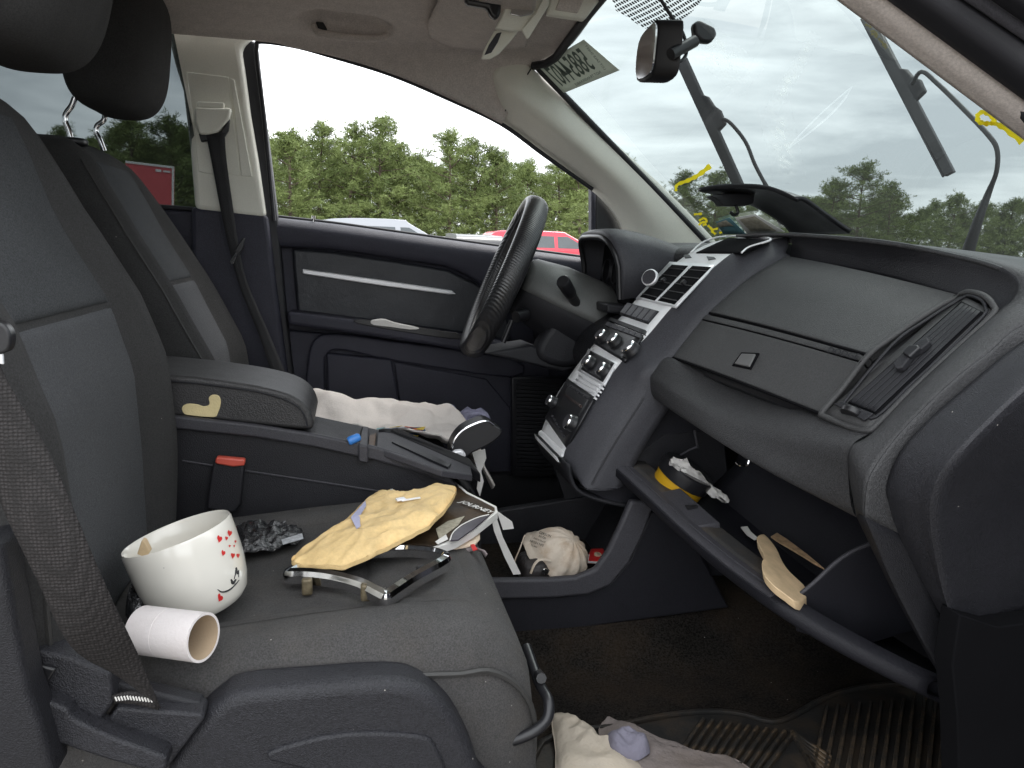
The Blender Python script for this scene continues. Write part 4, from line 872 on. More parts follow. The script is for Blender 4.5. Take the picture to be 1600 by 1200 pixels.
# small things on the stack
stack_plate('slot', [(1068, 399), (1077, 398), (1081, 403), (1071, 404)], PLB, cs, .0015, .003)
stack_plate('slot', [(1104, 401), (1116, 402), (1119, 405), (1107, 407)], PLB, cs, .0015, .003)
stack_plate('bin_well', [(1088, 396), (1138, 373), (1204, 376), (1160, 397)], MATTE, cs, .0022, .003)
tube('bin_rim', [on_stack(x, y, .003)[0] for x, y in spl([(1160, 397), (1172, 388), (1205, 377), (1180, 371.5), (1134, 371), (1100, 380), (1080, 397)], 5)], .002, SILV, cs, 6)
stack_plate('vent_bezel', [(1047, 410), (1118, 414), (1056, 481), (994, 467)], STRIP, cs, .002, .004)
VQ = (((1051, 415), (1076, 417), (1024, 471), (1001, 465)), ((1083, 417), (1112, 419), (1055, 477), (1029, 471)))
for v in VQ:
    stack_plate('vent_opening', v, MATTE, cs, .0028, .004, 0)
    for k in range(5):
        t = (k+.6)/5; a = (v[0][0]+(v[3][0]-v[0][0])*t, v[0][1]+(v[3][1]-v[0][1])*t); b = (v[1][0]+(v[2][0]-v[1][0])*t, v[1][1]+(v[2][1]-v[1][1])*t)
        A, n = on_stack(*a, .0035); B, _ = on_stack(*b, .0035); dz = Vector((.30, 0, .95))
        prism('vent_slat', [A, B, B+dz*.0014, A+dz*.0014], -n*.003, PLL, cs, 0)
    c = ((v[0][0]+v[2][0])/2+2, (v[0][1]+v[2][1])/2-2); p, n = on_stack(*c, .004); lathe('vent_tab', [(0, .006), (.005, .006), (.006, .0), (.006, -.004)], p, n, PLB, cs, 12)
p, n = on_stack(1024, 440, .0); lathe('phone_magnet', [(0, .028), (.0155, .028), (.018, .026), (.018, .020), (.016, .018), (.006, .017), (.006, 0)], p, (-.75, -.55, .35), [GREYP, STRIP], cs, 28, mi=[0, 1, 1, 1, 0, 0])
bq = [(983, 474), (1030, 487), (1013, 507), (969, 492)]
stack_plate('button_surround', bq, PLD, cs, .002, .004, .001)
for k in range(5):
    t0, t1 = k/5+.015, (k+1)/5-.015
    f = lambda t, s: tuple(bq[0][i]*(1-t)*(1-s)+bq[1][i]*t*(1-s)+bq[2][i]*t*s+bq[3][i]*(1-t)*s for i in (0, 1))
    stack_plate('switch_button', [f(t0, .06), f(t1, .06), f(t1, .92), f(t0, .92)], GREYP, cs, .0055, .006, .0012)
stack_plate('trim_bar', [(956, 498), (1011, 518), (1008, 524), (953, 502)], PLD, cs, .004, .006, .001)
stack_plate('climate_panel', [(951, 504), (1006, 525), (976, 566), (928, 537)], PLB, cs, .0025, .005)
for k in range(6):
    f0 = k/6; a = (951+(1006-951)*f0, 505+(525-505)*f0); stack_plate('climate_button', [(a[0]+.6, a[1]), (a[0]+8.4, a[1]+3.1), (a[0]+4.6, a[1]+9.2), (a[0]-3.4, a[1]+6)], GREYP, cs, .0055, .005, .0008)
stack_plate('climate_panel', [(924, 549), (961, 568), (943, 598), (909, 578)], PLB, cs, .0025, .005)
stack_plate('climate_panel_rim', [(920, 545), (964, 567), (944, 603), (904, 580)], STRIP, cs, .0015, .004)
def knob(px, py, r, h=.017):
    p, n = on_stack(px, py, .002)
    lathe('knob', [(0, h), (r*.80, h), (r*.84, h), (r*.98, h-.003), (r, h-.008), (r*1.02, .004), (r*1.08, .002), (r*1.08, -.002)], p, n, [GREYP, CHROME, PLB], cs, 26, mi=[0, 0, 1, 2, 2, 2, 2])
knob(945, 530, .0145); knob(964, 537, .0145); knob(989, 550, .0160)
knob(925, 570, .0140); knob(947, 582, .0145)
for k in range(5):
    t = k/4.; stack_plate('trim_bar', [(906-4.2*k, 586+5.5*k), (944-3.6*k, 607+5.2*k), (942.5-3.6*k, 609.6+5.2*k), (904.5-4.2*k, 588.6+5.5*k)], STRIP, cs, .0022, .003, .0006) if k < 4 else None
stack_plate('radio_panel', [(888, 592), (930, 621), (886, 700), (853, 653)], PLB, cs, .0025, .005)
stack_plate('disc_slot', [(884, 615), (912, 635), (910, 639), (882, 618)], M('slot_brown', (.03, .018, .016), .4), cs, .0038, .002, 0)
rb = [(887, 598), (926, 625)]
for k in range(7):
    t = (k+.5)/7; a = (rb[0][0]+39*t, rb[0][1]+27*t); stack_plate('radio_button', [(a[0]-2, a[1]-.5), (a[0]+1.4, a[1]+1.8), (a[0]-.4, a[1]+5), (a[0]-3.8, a[1]+2.6)], PLD, cs, .004, .002, .0004)
for k in range(6):
    a = (864+3.5*k, 648+6.2*k); stack_plate('radio_button', [(a[0], a[1]), (a[0]+3, a[1]+2.4), (a[0]+1.6, a[1]+5), (a[0]-1.6, a[1]+2.6)], GREYP, cs, .0042, .002, .0004)
knob(868, 630, .0125); knob(898, 663, .0155)
tube('bottom_lip', [(PROF[0][0]+.004, y, PROF[0][1]+.002) for y in np.linspace(YSR, YSL, 8)], .007, SILV, cs, 10)
# open lid of the bin on top
bl_ = empty('dash_bin_lid', at(1210, 330, Y=.02), car, 'open black storage lid standing up on top of the centre stack')
Lc = [[at(1091, 300, Y=.12), at(1125, 294, Y=.10), at(1158, 293, Y=.07), at(1200, 296, Y=.02), at(1240, 314, Y=-.03)], [at(1150, 318, Y=.17), at(1180, 316, Y=.15), at(1205, 318, Y=.12), at(1232, 322, Y=.06), at(1262, 330, Y=.0)], [at(1175, 330, Y=.19), at(1210, 336, Y=.16), at(1240, 342, Y=.12), at(1262, 346, Y=.06), at(1290, 348, Y=-.01)], [at(1236, 362, Y=.17), at(1262, 364, Y=.14), at(1290, 364, Y=.1), at(1310, 364, Y=.05), at(1327, 364, Y=-.02)]]
loft('lid_skin', [[at(1091, 299, Y=.14), at(1120, 294.5, Y=.10), at(1158, 293, Y=.05), at(1200, 297, Y=.0), at(1245, 316, Y=-.05)], [at(1165, 318, Y=.16), at(1190, 312, Y=.12), at(1215, 310, Y=.06), at(1242, 312, Y=.0), at(1256, 315, Y=-.055)], [at(1215, 345, Y=.16), at(1235, 340, Y=.12), at(1255, 338, Y=.06), at(1272, 336, Y=.0), at(1286, 336, Y=-.055)], [at(1236, 366, Y=.16), at(1262, 366, Y=.12), at(1290, 366, Y=.06), at(1310, 366, Y=.0), at(1327, 365, Y=-.055)]], PLB, bl_, 6, 6, solid=.008)
slab('latch_block', [(1112, 306), (1130, 302), (1180, 302), (1178, 318), (1165, 322), (1130, 322), (1124, 314)], .10, .03, PLB, bl_, .003)
tube('latch_hook', spl([at(1150, 322, Y=.10), at(1153, 332, Y=.10), at(1147, 336, Y=.10), at(1141, 331, Y=.10)], 4), .0035, PLB, bl_, 8)

# ------------------------------------------------------------------ dashboard, passenger side
da = empty('dashboard', (.8, -.3, .9), car, 'dark grey dashboard with two passenger storage lids and an end air vent')
def curve2(l, yl, r, yr, bulge, n=4):
    rows = []
    for a, b in zip(l, r):
        A, B = at(*a, Y=yl), at(*b, Y=yr); rows.append([A.lerp(B, t) + Vector((-bulge, 0, bulge*.7))*math.sin(math.pi*t) for t in np.linspace(0, 1, n)])
    return rows
loft('upper_lid', curve2([(1230, 399), (1180, 427), (1142, 457), (1108, 487)], -.122, [(1499, 460), (1442, 494), (1394, 527), (1357, 553)], -.496, .006), PLL, da, 6, 6, solid=.016, soff=-1, bevel=.002)
loft('lid_strip', curve2([(1104, 491), (1097, 498)], -.122, [(1354, 557), (1348, 565)], -.496, .005), PLL, da, 2, 6, solid=.016, soff=-1, bevel=.0015)
loft('lower_lid', curve2([(1096, 500), (1073, 529), (1051, 557)], -.122, [(1347, 567), (1317, 605), (1284, 645)], -.496, .005), PLL, da, 6, 6, solid=.016, soff=-1, bevel=.002)
# carcass behind the lids keeps the gaps dark
def widen(r): A, B = r[0], r[-1]; return [A+(A-B)*.02+Vector((.015, 0, -.011))] + [p+Vector((.015, 0, -.011)) for p in r[1:-1]] + [B+(B-A)*.05+Vector((.015, 0, -.011))]
loft('lid_carcass', [widen(r) for r in curve2([(1236, 394), (1172, 432), (1104, 492), (1046, 562)], -.122, [(1505, 456), (1440, 496), (1352, 560), (1279, 651)], -.496, .004)], PLB, da, 4, 4, solid=.006)
for gp, gy in (([(1108, 489), (1357, 555)], None), ([(1051, 559), (1284, 648)], None), ([(1097, 499), (1348, 566)], None)):
    A, B = at(*gp[0], Y=-.122), at(*gp[1], Y=-.496); tube('panel_gap', [A.lerp(B, t)+Vector((-.0045, 0, .003))*math.sin(math.pi*t)+Vector((.001, 0, 0)) for t in np.linspace(0, 1, 9)], .0024 if gp[0][1] != 499 else .0011, MATTE, da, 6)
tube('panel_gap', spl([at(x, y, Y=-.499) for x, y in [(1499, 460), (1442, 494), (1394, 527), (1357, 553), (1317, 605), (1284, 646)]], 4), .0026, MATTE, da, 6)
# emboss and latch button
def on_lid(rows_, px, py, off):
    d = ray(px, py).normalized(); best = None; rr2 = [spl(r, 14) for r in rows_]; n_ = len(rr2[0])
    for i in range(41):
        t = i/40*(len(rr2)-1); k = min(len(rr2)-2, int(t)); f = t-k
        for j in range(n_):
            q_ = Vector(rr2[k][j]).lerp(Vector(rr2[k+1][j]), f); w_ = q_-CAM; dd = (w_-d*w_.dot(d)).length
            if best is None or dd < best[0]: best = (dd, w_.dot(d))
    return CAM+d*(best[1]-off)
LOW = curve2([(1096, 500), (1073, 529), (1051, 557)], -.122, [(1347, 567), (1317, 605), (1284, 645)], -.496, .005)
STR = curve2([(1104, 491), (1097, 498)], -.122, [(1354, 557), (1348, 565)], -.496, .005)
a_, b_ = on_lid(STR, 1296, 547, .003), on_lid(STR, 1340, 558, .003); ux = (b_-a_).normalized(); uy = on_lid(LOW, 1330, 556, 0)-on_lid(LOW, 1300, 600, 0); uy = (uy-ux*uy.dot(ux)).normalized()
text('embossed_name', 'DODGE', (a_+b_)/2, ux, uy, .0125, PLD, da, .0006, bold=.02, squash=1.3)
Lp = [on_lid(LOW, x, y, .003) for x, y in [(1158, 550), (1186, 551), (1173, 577), (1143, 571)]]
prism('latch_bezel', Lp, (.004, 0, -.003), MATTE, da, .001)
prism('latch_button', [p.lerp(sum(Lp, Vector())/4, .24)+Vector((-.002, -.001, .0012)) for p in Lp], (.004, 0, -.003), M('latch_grey', (.10, .10, .10), .4), da, .0015)
# knee roll below the lids
r0 = [(1036, 560, -.100), (1050, 563, -.135), (1160, 608, -.29), (1283, 652, -.49), (1362, 676, -.575)]
r1 = [(1016, 577, -.100), (1030, 583, -.135), (1120, 630, -.29), (1235, 678, -.47), (1330, 697, -.575)]
r15 = [(1012, 590, -.100), (1022, 598, -.135), (1100, 645, -.29), (1215, 706, -.46), (1325, 735, -.570)]
r2 = [(1015, 616, -.100), (1030, 628, -.135), (1080, 662, -.26), (1190, 731, -.44), (1338, 808, -.565)]
rr_ = [[at(x, y, Y=yy) for x, y, yy in r] for r in (r0, r1, r15, r2)]
rr_ = [[p+Vector((.02, 0, .0)) for p in rr_[0]]] + rr_ + [[p+Vector((.05, 0, .012)) for p in rr_[3]], [p+Vector((.30, 0, .03)) for p in rr_[3]]]
loft('knee_roll', rr_, PL, da, 6, 6)
mesh('roll_end', [p+Vector((0, 0, 0)) for p in [r[0] for r in rr_[1:6]]] , [[0, 1, 2, 3, 4]], PL, da, smooth=False, solid=.002)
# cowl: top shelf that wraps round the end
pairs = [((1150, 366, .06), (1.32, .06, 1.115)), ((1232, 364, -.12), (1.32, -.12, 1.11)), ((1375, 376, -.32), (1.27, -.32, 1.095)), ((1487, 396, -.46), (1.16, -.52, 1.085)), ((1562, 417, -.545), (1.03, -.655, 1.075)), ((1592, 440, -.580), (.93, -.675, 1.065)), ((1586, 464, -.592), (.86, -.665, 1.05)), ((1556, 490, -.588), (1600, 508, -.632)), ((1500, 540, -.585), (1545, 550, -.632)), ((1430, 605, -.583), (1487, 595, -.632)), ((1362, 676, -.576), (1405, 677, -.632)), ((1330, 697, -.575), (1362, 737, -.632)), ((1325, 735, -.570), (1352, 770, -.632)), ((1338, 808, -.565), (1350, 806, -.632)), ((1395, 925, -.575), (1400, 925, -.632)), ((1470, 1060, -.60), (1475, 1060, -.64)), ((1520, 1130, -.60), (1525, 1130, -.64))]
rows = []
for a, b in pairs:
    A = at(a[0], a[1], Y=a[2]); B = Vector(b) if abs(b[0]) < 5 else at(b[0], b[1], Y=b[2]); k = 1 if abs(b[0]) > 5 else 0
    rows.append([A, A.lerp(B, .5)+Vector((-.004*k, 0, .004)), B])
loft('cowl', rows[:14], PL, da, 5, 4, solid=.006)
loft('shaded_leg', [[p+Vector((.001, 0, -.001)) for p in r] for r in rows[13:]], PLD, da, 5, 4, solid=.006)  # foot of the cowl: its shade is put into the darker plastic
wl = [((1232, 364, -.12), (1231, 400, -.124)), ((1375, 376, -.32), (1372, 428, -.31)), ((1487, 396, -.46), (1499, 462, -.498)), ((1562, 417, -.545), (1530, 464, -.535)), ((1592, 440, -.580), (1549, 474, -.562)), ((1586, 464, -.592), (1553, 484, -.570)), ((1556, 490, -.588), (1544, 500, -.576))]
loft('cowl_wall', [[at(a[0], a[1], Y=a[2]), at(a[0], a[1], Y=a[2]).lerp(at(b[0], b[1], Y=b[2]), .5)+Vector((.008, 0, 0)), at(b[0], b[1], Y=b[2])+Vector((.004, 0, -.004))] for a, b in wl], PLD, da, 5, 4, solid=.004)
# dash end towards the doorway
E1 = [((.93, -.675, 1.065)), ((.86, -.665, 1.05)), (1600, 508, -.632), (1545, 550, -.632), (1487, 595, -.632), (1405, 677, -.632), (1362, 737, -.632), (1352, 770, -.632), (1350, 806, -.632), (1400, 925, -.632), (1475, 1060, -.64), (1525, 1130, -.64)]
E2 = [((.95, -.70, 1.03)), ((.88, -.70, 1.01)), (1600, 557, -.642), (1545, 603, -.642), (1475, 664, -.642), (1428, 718, -.642), (1407, 768, -.642), (1407, 795, -.642), (1418, 840, -.642), (1457, 927, -.642), (1495, 1010, -.642), (1530, 1080, -.642)]
P3 = lambda e: Vector(e) if abs(e[0]) < 5 else at(e[0], e[1], Y=e[2])
loft('end_return', [[P3(a), P3(a).lerp(P3(b), .12)+Vector((-.001, -.0025, 0)), P3(b)] for a, b in list(zip(E1, E2))[:9]], PL, da, 4, 4, solid=.004)
loft('shaded_return', [[P3(a), P3(a).lerp(P3(b), .12)+Vector((-.001, -.0025, 0)), P3(b)] for a, b in list(zip(E1, E2))[8:]], PLD, da, 4, 4, solid=.004)  # lower end return, coloured darker to stand in for shade
E2b = [(1640, 530, -.676), (1601, 558, -.676), (1546, 604, -.676), (1476, 665, -.676), (1429, 719, -.676), (1408, 770, -.676), (1409, 797, -.676), (1420, 842, -.676), (1459, 929, -.676), (1500, 1012, -.676)]
E3 = [(1660, 570, -.705), (1600, 612, -.705), (1548, 660, -.705), (1500, 710, -.705), (1475, 745, -.705), (1462, 785, -.705), (1462, 830, -.705), (1466, 860, -.705), (1482, 940, -.705), (1510, 1010, -.705)]
E3 = [(x, y, -.730+.06*max(0, (y-680)/340)) for x, y, _ in E3]
E2b = [(x, y, -.676+.03*max(0, (y-700)/320)) for x, y, _ in E2b]
loft('end_cap', [[P3(a)+Vector((.004, .03, 0)), P3(a), P3(a).lerp(P3(b), .5)+Vector((-.002, -.004, .003)), P3(b), P3(b)+Vector((.05, .010, -.012)), P3(b)+Vector((.26, .05, -.04))] for a, b in zip(E2b, E3)], SHLD, da, 4, 4, solid=.004)
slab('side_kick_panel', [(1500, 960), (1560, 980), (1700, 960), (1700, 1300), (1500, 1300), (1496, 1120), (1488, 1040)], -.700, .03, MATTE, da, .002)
prism('hinge_pillar', [(.86, -.73, .3), (1.32, -.73, .3), (1.32, -.70, 1.07), (.93, -.70, 1.06)], (0, -.05, 0), PLD, da, .01)
# end air vent
av = [(1500, 461), (1520, 457), (1540, 464), (1552, 478), (1551, 492), (1500, 540), (1430, 604), (1370, 664), (1356, 673), (1330, 668), (1287, 650), (1284, 646), (1299, 627), (1318, 605), (1357, 555), (1394, 527), (1443, 494)]
_vl = [at(x, y, Y=-.50) for x, y in ((1283, 646), (1317, 605), (1349, 567), (1356, 554), (1394, 527), (1442, 494), (1499, 460))]
_vr = [at(x, y, Y=-.578) for x, y in ((1362, 676), (1430, 605), (1500, 540), (1553, 482))]
def _vx(y, z):
    k = min(1.2, max(-.2, (y+.50)/-.078)); a = np.interp(z, [p.z for p in _vl], [p.x for p in _vl]); b = np.interp(z, [p.z for p in _vr], [p.x for p in _vr]); return a*(1-k)+b*k
def vent_pt(x, y, off=0.):     # on the curved face of the vent
    d = ray(x, y); a, b = .5, 2.
    for _ in range(40):
        t = (a+b)/2; p = CAM+d*t
        if p.x - _vx(p.y, p.z) > 0: b = t
        else: a = t
    p = CAM+d*a; n = Vector((-1, -_vx(p.y-.01, p.z)*0, 0)); tz = (_vx(p.y, p.z+.02)-_vx(p.y, p.z-.02))/.04; n = Vector((-1, 0, tz)).normalized()
    return p+n*off, n
def vplate(nm, pp, out, th, mat, bev=.002, sm=0):
    if sm: pp = spl(pp, sm, True)
    Q = [vent_pt(x, y, out) for x, y in pp]; n_ = sum((q_[1] for q_ in Q), Vector()).normalized(); return prism(nm, [q_[0] for q_ in Q], -n_*th, mat, da, bevel=bev)
def vgrid(nm, c4, out, mat, th=.003):
    f = lambda u, v: tuple(c4[0][i]*(1-u)*(1-v)+c4[1][i]*u*(1-v)+c4[2][i]*u*v+c4[3][i]*(1-u)*v for i in (0, 1))
    return gridmesh(nm, [[vent_pt(*f(u, v), out)[0] for u in np.linspace(0, 1, 6)] for v in np.linspace(0, 1, 22)], mat, da, solid=th)
vgrid('vent_frame', [(1501, 461), (1550, 484), (1360, 674), (1286, 648)], .0005, PLL, .012)
def vrim(nm, pp, r, out, mat): tube(nm, [vent_pt(x, y, out)[0] for x, y in spl(pp, 4, True)], r, mat, da, 8, closed=True)
vrim('vent_rim', av, .0042, .0, PLL)
vrim('vent_rim', [(1503, 468), (1519, 464), (1536, 471), (1542, 483), (1538, 495), (1490, 543), (1425, 602), (1370, 653), (1350, 645), (1324, 634), (1322, 628), (1396, 540), (1447, 503)], .0022, .002, PLD)
vgrid('vent_field', [(1503, 472), (1538, 489), (1372, 650), (1325, 631)], .0016, MATTE)
for k in range(5):
    t0, t1 = k/5+.012, (k+1)/5-.02
    top_ = lambda t: (1504+t*32, 475+t*15); bot_ = lambda t: (1329+t*42, 629+t*18)
    vgrid('vent_blade', [top_(t0), top_(t1), bot_(t1), bot_(t0)], .0030+.0004*k, PLD, .0015)
vplate('vent_handle', [(1404, 578), (1418, 563), (1428, 556), (1444, 543), (1457, 540), (1461, 546), (1448, 557), (1436, 563), (1418, 586), (1408, 587)], .014, .008, PLD, .0015)
vplate('vent_handle_grip', [(1420, 566), (1430, 554), (1444, 554), (1448, 558), (1432, 573)], .018, .006, PLB, .002)
vplate('wheel_bezel', [(1306, 634), (1318, 630), (1368, 650), (1354, 660)], .0055, .003, PLD, .001)
p, n = vent_pt(1332, 646, .001); ax_ = (at(1350, 655, Y=-.54)-at(1316, 640, Y=-.52)).normalized()
lathe('thumb_wheel', [(0, -.004), (.0135, -.004), (.0145, -.003), (.0145, .003), (.0135, .004), (0, .004)], p, ax_.cross(n), PLB, da, 22)

# ------------------------------------------------------------------ dashboard, driver side
prism('driver_top', [(.69, YSL+.02, 1.110), (.80, YSL+.02, 1.128), (1.28, YSL+.02, 1.10), (1.28, YSL+.02, .95), (.74, YSL+.02, .90), (.68, YSL+.02, 1.0)], (0, .56, 0), PL, da, .02)
prism('driver_knee_panel', [(.66, .14, 1.02), (.52, .14, .93), (.50, .14, .86), (.56, .14, .80), (1.2, .14, .78), (1.2, .14, 1.0)], (0, .56, 0), PLD, da, .02)
ic = empty('instrument_cluster', at(960, 410, Y=.3), car, 'hooded instrument cluster with a dark glossy face behind the steering wheel')
HB = lambda X_, Y_, Z_: Vector((X_, Y_, Z_))
hood = []
for X_, sc_, dz in ((.545, 1.0, 0.), (.575, 1.03, .004), (.66, 1.0, -.006), (.76, .92, -.03), (.86, .8, -.06)):
    row = []
    for k in range(17):
        a = math.pi*k/16; c_, s_ = math.cos(a), math.sin(a)
        y = .305 - .128*sc_*math.copysign(abs(c_)**.45, c_); z = 1.0 + dz + .132*sc_*s_**.40
        row.append(HB(X_ + .03*(1.0-s_) , y, z))
    hood.append(row)
loft('hood', hood, CHEEK, ic, 3, 1, solid=.012, soff=-1)
tube('hood_rim', [p+Vector((-.003, 0, 0)) for p in hood[0]], .007, PLB, ic, 8)
prism('cluster_face', [(.60, .19, .985), (.60, .42, .985), (.612, .42, 1.118), (.612, .19, 1.118)], (.01, 0, 0), MATTE, ic, .01)
for y in (.24, .305, .37): lathe('gauge_ring', [(.026, 0), (.0275, .003), (.029, 0), (.029, -.004)], (.604, y, 1.055), (-1, 0, .1), PLD, ic, 28)
prism('cluster_ledge', [(.545, .18, .99), (.545, .43, .99), (.62, .43, .985), (.62, .18, .985)], (0, 0, -.02), PLD, ic, .005)
# ------------------------------------------------------------------ steering wheel and column
swc = Vector((.352, .372, 1.033)); upv = Vector((.387, 0, .922)).normalized(); nv_ = Vector((-.922, .110, .387)).normalized(); nv_ = (nv_-upv*nv_.dot(upv)).normalized(); sdv = nv_.cross(upv)
sw = empty('steering_wheel', swc, car, 'black steering wheel in a carbon look wrap cover')
rim = [swc + (upv*math.cos(t)+sdv*math.sin(t))*.184 for t in np.linspace(0, 2*math.pi, 64, endpoint=False)]
vs_, fs_ = [], []
for i, p in enumerate(rim):
    rd_ = (p-swc).normalized()
    for k in range(16):
        a = 2*math.pi*k/16; vs_.append(p + rd_*math.cos(a)*.0175 + nv_*math.sin(a)*.0270)
for i in range(64):
    for k in range(16): fs_.append([i*16+k, i*16+(k+1) % 16, ((i+1) % 64)*16+(k+1) % 16, ((i+1) % 64)*16+k])
mesh('rim_cover', vs_, fs_, CARB, sw, ang=60)
tube('cover_seam', [p-(p-swc).normalized()*.0150+nv_*.014 for p in rim], .0016, GREYP, sw, 6, closed=True)
hubc = swc - nv_*.035
prism('airbag_pad', [hubc+upv*a+sdv*b for a, b in spl([(.065, -.05), (.075, 0), (.065, .05), (.0, .082), (-.06, .055), (-.08, 0), (-.06, -.055), (0, -.082)], 4, True)], nv_*.03, PLD, sw, .010)
for (a, b) in ((.02, 1), (.02, -1), (-1, .25), (-1, -.25)):
    d = (upv*a+sdv*b).normalized(); tube('spoke', [hubc+d*.06, swc+d*.12-nv_*.014, swc+d*.176], [.016, .014, .011], PLD if abs(a) < .5 else STRIP, sw, 10, flat=.5, up=nv_)
col_ = empty('steering_column', swc-nv_*.15, car, 'grey steering column shroud with a stalk')
def shroud(nm, mat, a0, a1, sc_=1.):
    G = []
    for d, rr2 in ((.045, .060), (.06, .072), (.13, .085), (.22, .088), (.30, .08)):
        G.append([swc - nv_*d + (upv*math.sin(t)*rr2*.95 + sdv*math.cos(t)*rr2*1.1)*sc_ for t in np.linspace(R(a0), R(a1), 21)])
    gridmesh(nm, G, mat, col_, solid=.005)
shroud('upper_shroud', M('shroud_grey', (.105, .108, .105), .5, bump=.3, bscale=700, tex='voronoi', grain=.15), -8, 188); shroud('lower_shroud', PLD, 172, 368, .99)
s0 = at(905, 482, Y=.28); s1 = at(880, 440, Y=.20)
tube('stalk', [s0+Vector((.02, .05, -.02)), s0, s0.lerp(s1, .5), s0.lerp(s1, .55), s0.lerp(s1, .6), s1, s1+(s1-s0).normalized()*.004], [.011, .011, .0115, .013, .0145, .0155, .013], PLB, col_, 14)
lathe('stalk_boot', [(.012, .004), (.020, .002), (.022, -.004)], s0+(s0-s1).normalized()*.006, (s1-s0), PLB, col_, 18)
slab('shroud_side', spl([(868, 500), (880, 484), (905, 470), (930, 478), (945, 500), (958, 530), (935, 560), (880, 575), (838, 552)], 3, True), .285, .06, PLD, col_, .016, bseg=5)
tube('ignition_barrel', [at(806, 495, Y=.285), at(822, 490, Y=.30)], .014, PLB, col_, 14)
tube('key_ring', spl([at(800, 500, Y=.28), at(792, 520, Y=.28), at(786, 535, Y=.28)], 3), .006, PLB, col_, 8)
slab('knee_ledge', [(755, 552), (830, 540), (850, 548), (900, 575), (880, 582), (800, 562)], .30, .12, PLD, col_, .006)

# ------------------------------------------------------------------ lower glove box, hanging open
gb = empty('glove_box', (.6, -.3, .6), car, 'lower glove box hanging open and full of scraps')
lipc = spl([(955, 722, -.100), (1010, 772, -.20), (1070, 828, -.30), (1135, 882, -.40), (1207, 934, -.50), (1290, 985, -.555), (1380, 1033, -.60), (1450, 1066, -.625)], 4)
lp = [at(x, y, Y=yy) for x, y, yy in lipc]
sect = [(.26, -.11), (.16, -.080), (.06, -.042), (.020, -.024), (.005, -.018), (-.001, -.012), (-.001, -.003), (.004, .0), (.026, -.001), (.030, -.005), (.038, -.040)]
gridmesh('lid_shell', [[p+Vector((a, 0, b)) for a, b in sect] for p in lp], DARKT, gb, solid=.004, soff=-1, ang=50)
n5 = [i for i, q_ in enumerate(lipc) if q_[2] > -.505]
gridmesh('lip_pad', [[lp[i]+Vector((a, 0, b)) for a, b in ((.004, -.006), (-.003, -.004), (-.003, .002), (.001, .005), (.010, .0055), (.011, .004), (.013, .004), (.014, .0055), (.024, .005), (.027, .001), (.027, -.006))] for i in n5], GREYP, gb, closed_u=True, capends=True, ang=40)
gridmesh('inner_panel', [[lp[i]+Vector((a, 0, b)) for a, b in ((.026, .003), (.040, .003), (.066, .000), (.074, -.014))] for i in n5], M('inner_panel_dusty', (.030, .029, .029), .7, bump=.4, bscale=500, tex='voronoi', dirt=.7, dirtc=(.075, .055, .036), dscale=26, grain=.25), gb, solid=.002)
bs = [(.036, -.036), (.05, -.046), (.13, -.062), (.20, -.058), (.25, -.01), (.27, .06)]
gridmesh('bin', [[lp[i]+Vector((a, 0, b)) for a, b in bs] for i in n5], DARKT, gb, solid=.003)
pe = lp[n5[-1]]
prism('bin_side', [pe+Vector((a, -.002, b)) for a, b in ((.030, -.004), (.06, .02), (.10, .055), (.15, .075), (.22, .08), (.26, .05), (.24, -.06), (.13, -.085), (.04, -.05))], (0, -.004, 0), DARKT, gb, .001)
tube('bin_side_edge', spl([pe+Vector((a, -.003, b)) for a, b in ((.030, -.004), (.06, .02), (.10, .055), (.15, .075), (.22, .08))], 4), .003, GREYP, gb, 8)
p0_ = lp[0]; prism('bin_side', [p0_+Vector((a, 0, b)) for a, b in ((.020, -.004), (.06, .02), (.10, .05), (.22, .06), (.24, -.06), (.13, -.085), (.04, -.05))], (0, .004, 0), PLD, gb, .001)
gridmesh('dust_line', [[p+Vector((.024, 0, .0008)), p+Vector((.034, 0, -.012))] for p in lp[13:]], M('dust_brown', (.075, .055, .038), .95, bump=.6, bscale=200, var=.4, vscale=60), gb, solid=.001)
iA = min(range(len(lipc)), key=lambda i: abs(lipc[i][2]+.200)); iB = min(range(len(lipc)), key=lambda i: abs(lipc[i][2]+.310))
K = [lp[iA]+Vector((.020, 0, .0025)), lp[iB]+Vector((.020, 0, .0045)), lp[iB]+Vector((.062, 0, .010)), lp[iA]+Vector((.062, 0, .010))]
prism('latch_plate', K, (.004, 0, -.02), GREYP, gb, .003)
Kc = sum(K, Vector())/4
prism('latch_hole', [Kc+Vector((a, b, c+.001)) for a, b, c in ((-.004, .022, 0), (.014, .022, .002), (.014, -.008, .002), (-.004, -.008, 0))], (0, 0, -.004), PLB, gb, 0)
tube('wire_loop', spl([at(1150, 722, Y=-.30), at(1158, 728, Y=-.30), at(1168, 726, Y=-.31), at(1171, 718, Y=-.31)], 4), .002, CHROME, gb, 6)
tube('lid_damper', spl([at(1062, 712, Y=-.12), at(1075, 704, Y=-.13), at(1090, 698, Y=-.14)], 4), .002, GREYP, gb, 6)
tube('damper_pin', [at(1085, 672, Y=-.13), at(1090, 700, Y=-.13)], .0022, GREYP, gb, 6)
prism('cavity_back', [(.93, -.10, .45), (.93, -.60, .45), (.90, -.60, .90), (.90, -.10, .90)], (.02, 0, 0), PLB, gb, 0)

